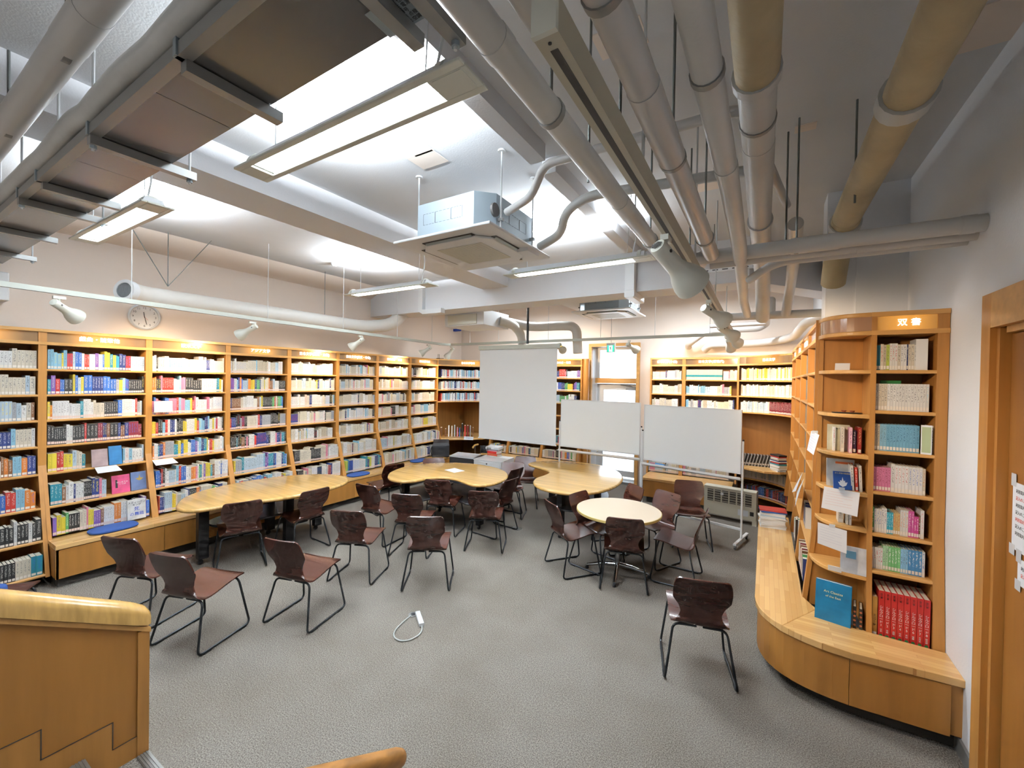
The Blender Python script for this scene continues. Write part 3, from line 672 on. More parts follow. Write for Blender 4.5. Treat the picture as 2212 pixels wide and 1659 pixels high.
# ---- right run, four bays seen edge on
LEVRR = [2.208, 1.93, 1.66, 1.385, 1.10, .80]
ys = [7.62, 6.73, 5.81, 4.89, 3.985]
RS = ['美術', '芸術', '写真・音楽', '']
rf = []
for i in range(4):
    lab = ['farthest bay', 'second farthest bay', 'second nearest bay', 'nearest bay'][i]
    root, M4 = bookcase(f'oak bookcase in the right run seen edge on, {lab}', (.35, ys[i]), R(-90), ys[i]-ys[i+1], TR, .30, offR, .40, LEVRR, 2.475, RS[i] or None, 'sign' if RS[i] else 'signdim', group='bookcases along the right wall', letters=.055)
    for xx in (.031, ys[i]-ys[i+1]-.033):
        box('shelf_support_strip', (xx, .05, .5), (xx+.002, .062, 2.44), 'steel', root)
    rf.append((M4, ys[i]-ys[i+1]))
# ---- back wall cases
offB = make_off(-.18, 1.15, .43); TB = 2.56
LEVB = [2.155, 1.885, 1.62, 1.35, 1.07, .745]
bk = []
for lab, x0, wd, sg, g in (('right of the door, nearer the door', -1.87, .60, '日本文学(小説)', 'bookcases right of the door'), ('right of the door, the wider one', -1.27, .89, '日本文学(近現代)', 'bookcases right of the door'),
                       ('left of the door, with a rounded end', -4.10, .85, '日本史・地理', 'bookcases behind the screen'), ('behind the middle of the screen', -4.95, .85, '歴史', 'bookcases behind the screen'), ('behind the left of the screen', -5.47, .52, '哲学', 'bookcases behind the screen')):
    root, M4 = bookcase(f'oak bookcase on the back wall, {lab}', (x0, 8.15), 0, wd, TB, .33, offB, .40, LEVB, 2.43, sg, group=g, letters=.055)
    bk.append((M4, wd, lab))
MB().lathe([(.07, .1), (.07, 2.56)], 20).build('rounded_end_post', M['oak_v']).location = (-3.20, 8.24, 0)
tag(bpy.data.objects['rounded_end_post'], 'rounded oak end post of the bookcase left of the door', 'post')

def corner_case(label, A, Cc, B, back, T, levels, fr, sign, desk, low, toz):
    """concave bookcase filling a room corner, with a desk board at half height"""
    root = empty('corner_bookcase', (back[0], back[1], 0)); tag(root, label, 'bookcase')
    iv = Matrix.Translation((-back[0], -back[1], 0)); n = 10
    arc = [bez(A, Cc, B, k/n) for k in range(n+1)]
    poly = arc+toz
    for z in levels: MB().slab(poly, z-.024, z, .004, 2).xform(iv).build('shelf', M['oak_h'], root)
    for z in low: MB().slab(poly, z-.024, z, .004, 2).xform(iv).build('shelf', M['oak_h'], root)
    MB().slab(poly, T-.03, T, .006, 2).xform(iv).build('crown_rail', M['oak_h'], root)
    MB().slab(poly, fr-.03, fr, .006, 2).xform(iv).build('sign_rail', M['oak_h'], root)
    s = MB()
    for k in range(n): s.poly([(*arc[k], fr), (*arc[k+1], fr), (*arc[k+1], T-.03), (*arc[k], T-.03)])
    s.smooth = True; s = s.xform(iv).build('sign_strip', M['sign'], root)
    m0, m1 = arc[4], arc[6]; an = math.atan2(m1[1]-m0[1], m1[0]-m0[0]); nn = Vector((math.sin(an), -math.cos(an)))
    text('lettering', sign, .055, 'letters', s, (arc[5][0]-back[0]+nn.x*.012, arc[5][1]-back[1]+nn.y*.012, (fr+T-.03)/2), (R(90), 0, an), .002)
    b = MB(); tb = toz
    for k in range(len(tb)-1): b.poly([(*tb[k], 0), (*tb[k+1], 0), (*tb[k+1], T), (*tb[k], T)])
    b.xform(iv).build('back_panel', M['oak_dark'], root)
    d = MB().slab(desk, .725, .765, .01, 2).xform(iv); d.build('desk_board', M['bench_x'], root)
    return root, arc
crR, arcR = corner_case('concave oak corner bookcase at right with desk board and stacked books', (-.38, 8.15), (.12, 8.12), (.35, 7.62), (.6, 8.4), 2.58, [2.16, 1.893, 1.62], 2.44, '日本文学', [(-.40, 8.44), (-.40, 7.82), (-.22, 7.60), (.02, 7.46), (.22, 7.50), (.36, 7.63), (.63, 7.63), (.63, 8.44)], [.50, .22], [(.64, 7.62), (.64, 8.46), (-.38, 8.46)])
crL, arcL = corner_case('concave oak corner bookcase at left behind the black bag', (-6.25, 7.111), (-6.02, 7.95), (-5.47, 8.15), (-6.5, 8.4), 2.545, [2.12, 1.85, 1.585], 2.415, '日本文学事典', [(-6.55, 7.13), (-6.2, 7.13), (-5.98, 7.25), (-5.65, 7.55), (-5.47, 7.8), (-5.47, 8.45), (-6.55, 8.45)], [], [(-5.47, 8.46), (-6.56, 8.46), (-6.56, 7.111)])
def arc_row(arc, z, hmax, pal, lo=0, hi=1, inset=.03, rev=False):
    a = arc if not rev else arc[::-1]; t = lo; N_ = len(a)-1
    while t < hi:
        k = min(int(t*N_), N_-1); p0, p1 = Vector(a[k]), Vector(a[k+1]); d = (p1-p0); L = d.length*N_
        p = p0.lerp(p1, t*N_-k); an = math.atan2(d.y, d.x); th = rnd.uniform(.016, .03); c = jit(C[rnd.choice(pal)]); h = hmax*rnd.uniform(.85, 1)
        M4 = Matrix.Translation((p.x, p.y, 0)) @ Matrix.Rotation(an, 4, 'Z')
        stuff_book(M4, 0, inset, z, th-.001, .15, h, c, inkfor(c)); t += th/L
arc_row(arcR, 2.16, .21, ['ivory', 'yellow', 'ivory', 'cream'], .03, .98); arc_row(arcR, 1.893, .20, ['ivory', 'offw', 'beige'], .03, .98); arc_row(arcR, 1.62, .19, ['paleblue', 'offw', 'white', 'ivory'], .03, .5); arc_row(arcR, 1.62, .2, ['dark red'], .5, .98)
arc_row(arcR, .50, .17, ['grey', 'ivory', 'beige'], .05, .95, .02); arc_row(arcR, .22, .17, ['black', 'navy', 'blue', 'red'], .05, .95, .02)
for z in (2.12, 1.85, 1.585): arc_row(arcL, z, .2, P_MIX[:6]+['white', 'navy', 'red', 'light blue'], .06, .97)

# ================================================================== fill the cases
near_rows = 0
# left run: 0 = leftmost ... each row
M4, oo = left_frames[0]
lv = LEV+[.44, .13]
for k, z in enumerate(lv):
    pal = [['ivory', 'offw', 'grey', 'blue', 'beige'], ['ivory', 'offw', 'paleblue'], P_MIX, ['ivory', 'offw', 'navy', 'light blue'], ['light blue', 'orange', 'navy', 'offw', 'brown'], ['red', 'offw', 'blue', 'orange', 'light blue', 'orange'], P_DARK, ['red', 'black', 'blue', 'purple', 'teal', 'ivory', 'orange']][k]
    fill_row(M4, .44, .82, oo(z)+.03, z, .235 if k > 5 else .215, pal, (f"{ROWN[k]} of the {WHICH[0]}", 'books in the leftmost bookcase'), tmin=.02, tmax=.036)
def stuff_fill(i, rows=None):
    M4, oo = left_frames[i]
    for k, z in enumerate(LEV+[.455]):
        if rows is not None and k not in rows: continue
        pal = PALS[i]
        if i == 1: pal = [P_BLUE, P_BLUE, P_CREAM+P_MIX, P_DARK, P_MIX, P_MIX, P_MIX][k]
        if i == 2: pal = [P_CREAM+['light blue', 'black'], P_MIX, ['light blue', 'red', 'pink', 'blue', 'yellow', 'white'], ['black', 'offw', 'light blue', 'red', 'yellow', 'navy'], P_BLUE+['orange'], P_MIX, P_MIX][k]
        if i == 3: pal = [P_CREAM, P_MIX, P_MIX, P_DARK+['orange', 'blue'], P_DARK, P_BLUE, P_BLUE][k]
        if i == 4 and k in (5, 6): pal = P_CREAM+P_DARK
        if i == 5 and k == 6: pal = ['yellow', 'lime', 'teal', 'offw', 'navy']
        near = (f"{ROWN[k]} of the {WHICH[i]}", f'books in the {WHICH[i]}') if i == 1 else None
        full = [1, 1, .98, .98, .38, .55, 1][k] if i == 1 else rnd.choice((1, .98, .95, 1))
        st_ = .036
        hm = .21 if k < 5 else .24
        x, n = fill_row(M4, st_, pitch-.034, oo(z)+.028, z, hm, pal, near, full=full)
        if i == 1 and k == 4: fill_row(M4, .62, pitch-.034, oo(z)+.028, z, hm, ['paleblue', 'light blue', 'offw'], near, start=n+1)
stuff_fill(1)
for i in range(2, 8): stuff_fill(i)
for (M4, wd), full in zip(rf, ((0, 0, 0, 0), (0, 0, 0, 0), (0, 0, 0, 0), (1, 1, 0, 0))):
    pass
for (M4, wd, lab) in bk:
    for k, z in enumerate(LEVB+[.445]):
        if 'screen' in lab and k < 4: continue
        if 'left of the door, with' in lab and k < 5 and k > 2: continue
        pal = P_CREAM+P_MIX[:8] if 'right' in lab else P_MIX
        if 'wider' in lab and k == 0:
            for q in range(33): stuff_book(M4, .035+q*.018, .03, z, .0172, .14, .185, jit((.60, .56, .45), .04), (.02, .3, .33))
            for q in range(33): stuff_book(M4, .035+q*.018, .0295, z+.045, .0172, .01, .045, (.02, .27, .30), (.02, .27, .30))
            fill_row(M4, .64, .86, .03, z, .2, ['ivory', 'pink', 'offw']); continue
        fill_row(M4, .034, wd-.034, offB(z)+.03, z, .2, pal, full=rnd.choice((.9, 1, .97)))
# nearest bays of the right run keep a few tall books
for i, rows in ((3, ((.80, .05, .30), (.445, .1, .62))), (2, ((.445, .25, .5),))):
    M4, wd = rf[i]
    for z, a, b in rows: fill_row(M4, a, b, offR(z)+.02, z, .24, ['green', 'dark red', 'brown', 'offw', 'navy'])
M4, wd = rf[3]
for z in (LEVRR[0], LEVRR[1]):
    fill_row(M4, .12, .5, .06, z, .24, ['offw', 'white', 'paleblue'])
me = bpy.data.meshes.new('shelved_books'); me.from_pydata(SV, [], SF); me.materials.append(M['bookfar'])
set_book_attrs(me, SCOL, SINK, SUV)
sb = bpy.data.objects.new('shelved_books', me); COL.objects.link(sb)
tag(sb, 'the many smaller books standing on the farther shelves', 'books', kind='stuff')

# ================================================================== BENCHES
def run_bench(label, root_loc, top_poly, panels, kick_poly, z=.43, mtop='bench_y', lip=.045, extra=None):
    root = empty('bench', root_loc); tag(root, label, 'bench')
    iv = Matrix.Translation((-root_loc[0], -root_loc[1], 0))
    MB().slab(top_poly, z-lip, z, .006, 2).xform(iv).build('bench_top', M[mtop], root)
    MB().prism(kick_poly, 0, .10).xform(iv).build('kick_board', M['kick'], root)
    for seg in panels:
        mb = MB(); n = len(seg)-1
        for k in range(n):
            (x0, y0), (x1, y1) = seg[k], seg[k+1]; d = Vector((x1-x0, y1-y0)).normalized(); nn = Vector((-d.y, d.x))*.018
            mb.prism([(x0, y0), (x1, y1), (x1+nn.x, y1+nn.y), (x0+nn.x, y0+nn.y)], .10, z-lip-.006)
        mb.xform(iv).build('front_panel', M['oak_panel'], root)
    return root
yl = [1.145+i*.853 for i in range(8)]; yl[-1] = 7.10
run_bench('long oak reading bench along the left bookcases', (-5.9, 4, 0), [(-6.24, 1.145), (-5.78, 1.145), (-5.78, 7.10), (-6.03, 7.10), (-6.24, 7.10)],
          [[(-5.79, b-.002), (-5.79, a+.002)][::-1] if 0 else [(-5.79, a+.002), (-5.79, b-.002)] for a, b in zip(yl, yl[1:])]+[[(-6.10, 1.150), (-5.79, 1.150)]], [(-6.05, 1.17), (-5.86, 1.17), (-5.86, 7.1), (-6.05, 7.1)])
q = [(-.035, 6.2), (-.035, 3.85)]+[bez((-.035, 3.85), (-.06, 3.33), (.5, 3.30), k/12) for k in range(1, 13)]
top = q+[(1.0, 3.335), (1.0, 3.62), (.62, 3.64), (.36, 3.80), (.285, 3.97), (.285, 6.2)]
cen = [(.02, 6.18), (.02, 3.86)]+[bez((.02, 3.86), (.0, 3.37), (.52, 3.345), k/12) for k in range(1, 13)]
pa = [cen[:2][::-1][::-1], cen[1:8], cen[7:], [(.54, 3.345), (.955, 3.365)]]
cen2 = [(c[0]-.035, c[1]-.025) for c in cen]
segs = [[cen2[0], cen2[1]], cen2[1:14], [(.4885, 3.320), (.945, 3.338)]]
kp = [(.10, 6.15), (.10, 3.9)]+[bez((.10, 3.9), (.09, 3.44), (.55, 3.41), k/8) for k in range(1, 9)]+[(.995, 3.42), (.995, 3.7), (.4, 3.95), (.3, 4.0), (.3, 6.15)]
# the two runs of staves meet at the corner, so the top is two boards
rb = run_bench('curved oak bench sweeping round the right corner', (.2, 4, 0), q[:2]+q[2:9]+[(.36, 3.80), (.285, 3.97), (.285, 6.2)], [], kp, z=.445-.0, mtop='bench_y')
iv = Matrix.Translation((-.2, -4, 0))
MB().slab([q[8]]+q[9:]+[(1.0, 3.335), (.999, 3.62), (.62, 3.64), (.36, 3.80)], .40, .445, .004, 2).xform(iv).build('bench_top', M['bench_x'], rb)
for seg in segs:
    mb = MB(); n = len(seg)-1
    for k in range(n):
        (x0, y0), (x1, y1) = seg[k], seg[k+1]; d = Vector((x1-x0, y1-y0)).normalized(); nn = Vector((-d.y, d.x))*.018
        mb.prism([(x0, y0), (x1, y1), (x1+nn.x, y1+nn.y), (x0+nn.x, y0+nn.y)], .10, .394)
    mb.xform(iv).build('front_panel', M['oak_panel'], rb)
MB().box((.95, 3.36, .10), (1.0, 3.6, .395)).xform(iv).build('end_filler', M['oak_v'], rb)
bb = [(-1.82, 7.44), (-.50, 7.44), (-.42, 7.52), (-.42, 8.0), (-1.82, 8.0)]
run_bench('short oak bench under the two bookcases right of the door', (-1.1, 7.7, 0), bb, [[(-1.81, 7.45), (-1.14, 7.45)], [(-1.136, 7.45), (-.45, 7.45)], [(-1.81, 7.98), (-1.81, 7.45)]], [(-1.75, 7.53), (-.46, 7.53), (-.46, 7.9), (-1.75, 7.9)], mtop='bench_x')
run_bench('oak bench under the bookcases behind the tables', (-4.3, 7.8, 0), [(-5.45, 7.55), (-3.25, 7.55), (-3.25, 8.0), (-5.45, 8.0)], [[(-5.44, 7.56), (-4.36, 7.56)], [(-4.356, 7.56), (-3.26, 7.56)]], [(-5.4, 7.62), (-3.3, 7.62), (-3.3, 7.9), (-5.4, 7.9)], mtop='bench_x')

# ================================================================== TABLES
def px_outline(pts, z): return [tuple(at(u, v, z=z))[:2] for u, v in pts]
T1 = [(-5.17, 1.88), (-5.42, 1.99), (-5.60, 2.14), (-5.73, 2.38), (-5.77, 2.72), (-5.75, 3.02), (-5.62, 3.36), (-5.36, 3.65), (-5.08, 3.75), (-4.84, 3.70), (-4.68, 3.55), (-4.60, 3.30), (-4.59, 3.0), (-4.67, 2.68), (-4.80, 2.4), (-4.88, 2.12), (-4.97, 1.93)]
T2 = [(-4.53, 4.12), (-4.68, 4.32), (-4.77, 4.63), (-4.74, 4.94), (-4.54, 5.24), (-4.25, 5.44), (-3.9, 5.51), (-3.54, 5.45), (-3.26, 5.27), (-3.10, 5.02), (-3.05, 4.76), (-3.09, 4.52), (-3.24, 4.41), (-3.44, 4.46), (-3.66, 4.53), (-3.86, 4.48), (-3.97, 4.32), (-4.03, 4.12), (-4.16, 4.00), (-4.36, 4.01)]
T3 = [(-3.34, 6.14), (-3.22, 6.38), (-2.94, 6.60), (-2.57, 6.68), (-2.22, 6.60), (-1.90, 6.33), (-1.71, 5.93), (-1.66, 5.53), (-1.72, 5.14), (-1.86, 4.88), (-2.04, 4.75), (-2.27, 4.73), (-2.49, 4.80), (-2.66, 4.98), (-2.74, 5.2), (-2.73, 5.42), (-2.74, 5.62), (-2.82, 5.76), (-2.96, 5.85), (-3.16, 5.93), (-3.30, 6.01)]
def ctable(label, outl, legs, shelf, z=.72, group='free-form ash tables'):
    cx = sum(p[0] for p in outl)/len(outl); cy = sum(p[1] for p in outl)/len(outl)
    root = empty('table', (cx, cy, 0)); tag(root, label, 'table', group); iv = Matrix.Translation((-cx, -cy, 0))
    o = MB().slab(curve_pts(outl, 5), z-.042, z, .021, 5).xform(iv).build('tabletop', M['table'], root)
    for p in o.data.polygons: p.use_smooth = len(p.vertices) == 4
    o.data.set_sharp_from_angle(angle=R(50))
    for lx, ly in legs:
        x, y = lx-cx, ly-cy
        lg = MB().slab([(x-.035, y-.05), (x+.035, y-.05), (x+.035, y+.05), (x-.035, y+.05)], .06, z-.04, .006, 2).build('leg', M['black'], root)
        MB().lathe([(.0, -.014), (.026, -.012), (.030, 0), (.026, .012), (.0, .014)], 16, Matrix.Translation((x, y-.02, .031)) @ Matrix.Rotation(R(90), 4, 'Y'), cap=False).build('caster', M['black'], lg)
    if shelf:
        MB().slab(curve_pts(shelf, 5), .40, .425, .008, 3).xform(iv).build('lower_shelf', M['black'], root)
    return root
def shrink(o, k, dx=0, dy=0):
    cx = sum(p[0] for p in o)/len(o); cy = sum(p[1] for p in o)/len(o)
    return [(cx+(p[0]-cx)*k+dx, cy+(p[1]-cy)*k+dy) for p in o]
ctable('long egg-shaped ash table beside the left bench', T1, [(-5.30, 2.17), (-5.22, 3.50), (-5.02, 2.98), (-5.58, 3.06)], [(-5.45, 2.3), (-5.55, 2.9), (-5.4, 3.4), (-5.1, 3.5), (-4.95, 3.3), (-5.02, 2.8), (-5.1, 2.3)])
ctable('kidney-shaped ash table with a paper sheet on top', T2, [(-4.50, 4.44), (-3.38, 4.76), (-4.35, 5.05), (-3.7, 5.2)], shrink(T2, .78))
ctable('pale kidney-shaped ash table in front of the whiteboard', T3, [(-2.98, 6.25), (-2.30, 5.1), (-2.02, 5.75), (-2.52, 6.2)], [(-2.6, 5.25), (-2.2, 4.98), (-1.9, 5.2), (-1.88, 5.8), (-2.1, 6.25), (-2.6, 6.35), (-2.75, 6.05), (-2.55, 5.7)])
pp = px_outline([(960, 1015), (982, 1011), (1004, 1017), (981, 1021)], .7215)
tag(MB().prism(pp, .7202, .7214).build('paper_sheet', M['paper']), 'white paper sheet lying on the kidney-shaped table', 'paper')
rt = empty('round_table', (-1.345, 4.51, 0)); tag(rt, 'round cream cafe table with chrome four-star foot', 'table')
MB().slab([(.452*math.cos(a*math.pi/32), .452*math.sin(a*math.pi/32)) for a in range(64)], .672, .699, .004, 2).build('edge_band', M['tableredge'], rt)
MB().slab([(.446*math.cos(a*math.pi/32), .446*math.sin(a*math.pi/32)) for a in range(64)], .690, .7005, .002, 2).build('tabletop', M['tabler'], rt)
MB().lathe([(.028, .09), (.028, .67)], 20).build('column', M['chrome'], rt)
MB().lathe([(.16, .655), (.16, .67)], 20).build('top_plate', M['black'], rt)
for k in range(4):
    a = R(12+90*k)
    MB().tube([(0, 0, .10), (.15*math.cos(a), .15*math.sin(a), .085), (.33*math.cos(a), .33*math.sin(a), .04)], .02, 10, radii=[.026, .022, .015]).build('foot', M['chrome'], rt)
    MB().lathe([(.017, 0), (.02, .01), (.012, .032)], 12, Matrix.Translation((.33*math.cos(a), .33*math.sin(a), 0))).build('glide', M['black'], rt)

# ================================================================== CHAIRS
def ply_piece(name, s0, s1, root, mm='ply'):
    # side profile (y forward, z up) from the top of the back to the front lip
    PR = [(-.288, .768), (-.270, .725), (-.247, .665), (-.221, .60), (-.200, .54), (-.190, .49), (-.186, .445), (-.176, .412), (-.150, .392), (-.115, .386), (-.06, .392), (.01, .408), (.08, .424), (.14, .434), (.185, .436), (.215, .430)]
    WD = [.176, .182, .189, .187, .146, .131, .146, .172, .190, .196, .198, .200, .202, .204, .206, .200]
    n = len(PR)-1; pts = []
    NS = 46; NU = 12
    def ev(arr, t):
        x = t*n; i = min(int(x), n-1); f = x-i
        g = lambda k: Vector(arr[max(0, min(n, k))]) if isinstance(arr[0], tuple) else arr[max(0, min(n, k))]
        p0, p1, p2, p3 = g(i-1), g(i), g(i+1), g(i+2)
        return (p1*2+(p2-p0)*f+(p0*2-p1*5+p2*4-p3)*f*f+(p1*3-p0-p2*3+p3)*f**3)*.5
    i0, i1 = int(s0*NS), int(s1*NS); th = .0105
    rows = []
    for i in range(i0, i1+1):
        t = i/NS; p = ev(PR, t); wv = ev(WD, t)
        q_ = t*n; i_ = min(int(q_), n-1); wv = WD[i_]*(1-q_+i_)+WD[i_+1]*(q_-i_)
        if t*NS < 4: wv -= .024*(1-math.sqrt(max(0, 1-(1-t*NS/4)**2)))
        if (1-t)*NS < 2: wv -= .015*(1-math.sqrt(max(0, 1-(1-(1-t)*NS/2)**2)))
        q = ev(PR, min(1, t+.01)); q0 = ev(PR, max(0, t-.01)); d = (q-q0).normalized(); nn = Vector((-d.y, d.x))
        # shallow dishing across the back
        rows.append((p, nn, wv))
    mb = MB(); k = NU+1; m = len(rows)
    for side in (1, -1):
        for p, nn, wv in rows:
            for j in range(k):
                u = -1+2*j/NU; dish = .012*(u*u) if p.y > .44 else .006*(u*u)
                c = p+nn*(side*th/2)
                if p.y > .44: c = c+Vector((dish, 0))
                else: c = c+Vector((0, dish))
                mb.v.append((u*wv, c.x, c.y))
    for i in range(m-1):
        for j in range(NU):
            a = i*k+j; mb.f.append((a, a+1, a+k+1, a+k)); b = m*k+a; mb.f.append((b, b+k, b+k+1, b+1))
    ring = [j for j in range(k)]+[i*k+NU for i in range(1, m)]+[(m-1)*k+j for j in range(NU-1, -1, -1)]+[i*k for i in range(m-2, 0, -1)]
    for a, b in zip(ring, ring[1:]+ring[:1]): mb.f.append((a, m*k+a, m*k+b, b))
    mb.smooth = True
    me = mb.mesh(name, M[mm]); bm = bmesh.new(); bm.from_mesh(me); bmesh.ops.recalc_face_normals(bm, faces=bm.faces); bm.to_mesh(me); bm.free()
    for p in me.polygons: p.use_smooth = True
    me.set_sharp_from_angle(angle=R(50))
    o = bpy.data.objects.new(name, me); COL.objects.link(o); o.parent = root
    return o
chair0 = empty('chair')
ply_piece('backrest', 0, .52, chair0); ply_piece('seat', .52, 1, chair0)
for sx in (-1, 1):
    path = round_path([(sx*.02, -.135, .374), (sx*.175, -.140, .374), (sx*.232, -.225, .011), (sx*.232, .235, .011), (sx*.185, .165, .414), (sx*.02, .160, .414)], .045, 6)
    lg = MB().tube(path, .0088, 10).build('leg', M['tube'], chair0)
    for yy in (-.15, .16): MB().box((sx*.232-.010, yy-.03, 0), (sx*.232+.010, yy+.03, .006)).build('glide', M['black'], lg)
def heading(a, b): return math.atan2(b[1]-a[1], b[0]-a[0])
used = False
def chair(label, x, y, rz):
    """rz turns the chair; rz=0 faces +Y"""
    global used
    c = chair0 if not used else copy_tree(chair0); used = True
    c.location = (x, y, 0); c.rotation_euler = (0, 0, rz); tag(c, label, 'chair', 'dark plywood chairs'); return c
def chair_rear(label, L, Rr):
    """from the measured left and right rear corners under the back (as seen from behind)"""
    a = heading(L, Rr); mx, my = (L[0]+Rr[0])/2, (L[1]+Rr[1])/2; f = (-math.sin(a), math.cos(a))
    return chair(label, mx+f[0]*.175, my+f[1]*.175, a)
chair_rear('dark plywood chair behind the balustrade, left of the pair near the left bench', (-4.678, 1.252), (-4.316, 1.396))
chair_rear('dark plywood chair nearest the balustrade, seat turned right, legs partly hidden', (-3.967, 1.338), (-3.591, 1.463))
chair_rear('dark plywood chair standing alone right of the pair by the balustrade', (-3.552, 1.963), (-3.174, 2.061))
chair('dark plywood chair pushed under the near end of the egg-shaped table', -4.93, 2.38, R(69))
chair('dark plywood chair under the far end of the egg-shaped table', -4.78, 3.02, R(87))
chair_rear('dark plywood chair standing centrally, its back square to the camera', (-2.979, 2.982), (-2.68, 3.18))
chair_rear('dark plywood chair left of the central one, in front of the egg-shaped table', (-3.758, 2.703), (-3.399, 2.861))
chair_rear('dark plywood chair by the right tip of the egg-shaped table', (-4.407, 3.56), (-4.028, 3.593))
chair_rear('dark plywood chair directly behind the central chair, to its left', (-3.704, 3.471), (-3.36, 3.62))
chair_rear('dark plywood chair tucked into the hollow of the kidney table with paper', (-3.858, 4.206), (-3.522, 4.325))
chair_rear('dark plywood chair at the right end of the kidney table, facing it', (-3.051, 4.07), (-2.719, 4.228))
chair('dark plywood chair right of the kidney table, turned sideways to it', -3.15, 4.80, R(84))
chair('dark plywood chair seen edge on behind the sideways one by the kidney table', -3.43, 5.42, R(85))
chair('dark plywood chair facing the camera between the kidney table and white cabinet', -3.36, 5.52, R(199))
chair('dark plywood chair facing the camera at left tip of the pale kidney table', -3.42, 6.08, R(205))
chair('dark plywood chair between the left bench and the kidney table', -5.12, 4.60, R(80))
chair('dark plywood chair behind the kidney table, only its top showing', -4.48, 5.12, R(-124))
chair('dark plywood chair left of the round table, its back to the left', -1.815, 4.34, R(-38))
chair('dark plywood chair behind the round table at its left', -1.62, 4.60, R(-104))
chair_rear('dark plywood chair tucked under the front of the round table', (-1.339, 4.088), (-.997, 4.193))
chair('dark plywood chair right of the round table, seen from its side', -.765, 4.75, R(90))
chair('dark plywood chair behind the round table at its right', -1.10, 5.08, R(153))
chair('dark plywood chair in front of the cream radiator, facing the camera', -.79, 5.84, R(195))
chair('dark plywood chair at the right edge of the pale kidney table', -1.57, 5.20, R(137))
chair_rear('dark plywood chair alone in the right foreground, back to the camera', (-.522, 3.131), (-.182, 3.221))
chair('dark plywood chair with a blue coat at the left picture edge', -4.86, .60, R(50))
cz = MB(); cz.slab(curve_pts([(-.2, -.06), (.2, -.06), (.22, .02), (-.22, .02)], 4), .40, .60, .03, 4)
coat = cz.build('blue_coat', M['blue']); coat.location = (-4.70, .45, 0); coat.rotation_euler = (0, 0, R(60)); tag(coat, 'dark blue coat hung over the chair at the left picture edge', 'coat')

# ================================================================== CUSHIONS
def cushion(label, cx, cy, a, b, rz, z=.4305):
    pts = [(a*math.cos(t)*(1 if abs(math.cos(t)) < .9 else .98), b*math.sin(t)) for t in [2*math.pi*k/40 for k in range(40)]]
    pts = [(math.copysign(abs(x/a)**.75, x)*a, math.copysign(abs(y/b)**.75, y)*b) for x, y in pts]
    o = MB().slab(pts, 0, .028, .014, 4).build('seat_cushion', M['blue']); o.location = (cx, cy, z); o.rotation_euler = (0, 0, rz)
    for p in o.data.polygons: p.use_smooth = len(p.vertices) == 4
    o.data.set_sharp_from_angle(angle=R(55)); tag(o, label, 'cushion', 'blue felt bench cushions')
cushion('blue felt cushion on the bench near the leftmost chairs', -5.93, 1.60, .135, .20, 0)
cushion('blue felt cushion on the bench beyond the egg-shaped table', -5.90, 4.72, .13, .20, 0)
cushion('blue felt cushion on the bench near the black bag', -5.92, 6.20, .13, .20, 0)

# ================================================================== things shown on the left shelves
o = flat_book('display_book', 'pink picture book shown cover forward on the sixth shelf at left', (-6.2, 1.66, .747), (.155, .02, .20), R(90), R(10), (.70, .10, .24))
text('cover_title', 'はじめての\nことば', .02, 'inkwhite', o, (.09, -.0008, .11)); MB().prism([(.03, .06), (.05, .06), (.048, .15), (.032, .15)], -.0012, -.0002, 'y').build('figure', M['inkblack'], o)
o = flat_book('display_book', 'blue grey picture book with a golden emblem beside the pink one', (-6.2, 1.825, .747), (.15, .02, .21), R(90), R(10), (.13, .19, .36))
MB().prism([(.07, .11), (.085, .11), (.115, .135), (.085, .14), (.078, .18), (.070, .14), (.04, .135)], -.0012, -.0002, 'y').build('emblem', M['brass'], o)
o = flat_book('display_book', 'white book with big blue characters on the lowest shelf at left', (-6.03, 1.745, .456), (.16, .025, .225), R(90), R(4), (.76, .76, .74))
text('cover_title', 'スティーヴン\nキング', .026, 'inkblack', o, (.08, -.0008, .175)); text('cover_title', '死', .05, 'inkblue', o, (.08, -.0008, .115)); text('cover_title', 'の舞踏', .042, 'inkblue', o, (.08, -.0008, .06))
o = flat_book('display_book', 'pale picture book shown cover forward on the fifth shelf at left', (-6.22, 1.50, 1.072), (.13, .02, .19), R(90), R(8), (.40, .30, .30))
o = flat_book('display_book', 'blue book leaning on the fifth shelf at left', (-6.22, 1.64, 1.072), (.11, .02, .21), R(90), R(10), (.03, .17, .38))
for k, (y0, z, lab, wv) in enumerate(((1.52, 1.075, 'white card clipped to the fifth shelf of the second bookcase', .18), (2.02, 1.075, 'white card clipped to the fifth shelf of the third bookcase', .20), (2.03, 1.73, 'white card with rounded corners clipped among books of the third bookcase', .18))):
    mb = MB(); x = -6.235
    if k < 2: mb.v += [(x+.01, y0, z-.01), (x+.01, y0+wv, z-.01), (x+.12, y0+wv+.02, z-.06), (x+.12, y0+.0, z-.06)]
    else: mb.v += [(x+.02, y0, z+.04), (x+.02, y0+wv, z+.04), (x+.03, y0+wv, z-.09), (x+.03, y0, z-.09)]
    mb.f.append((0, 1, 2, 3)); o = mb.build('shelf_card', M['paper']); so = o.modifiers.new('t', 'SOLIDIFY'); so.thickness = .002; tag(o, lab, 'card', 'white cards on the left shelves')

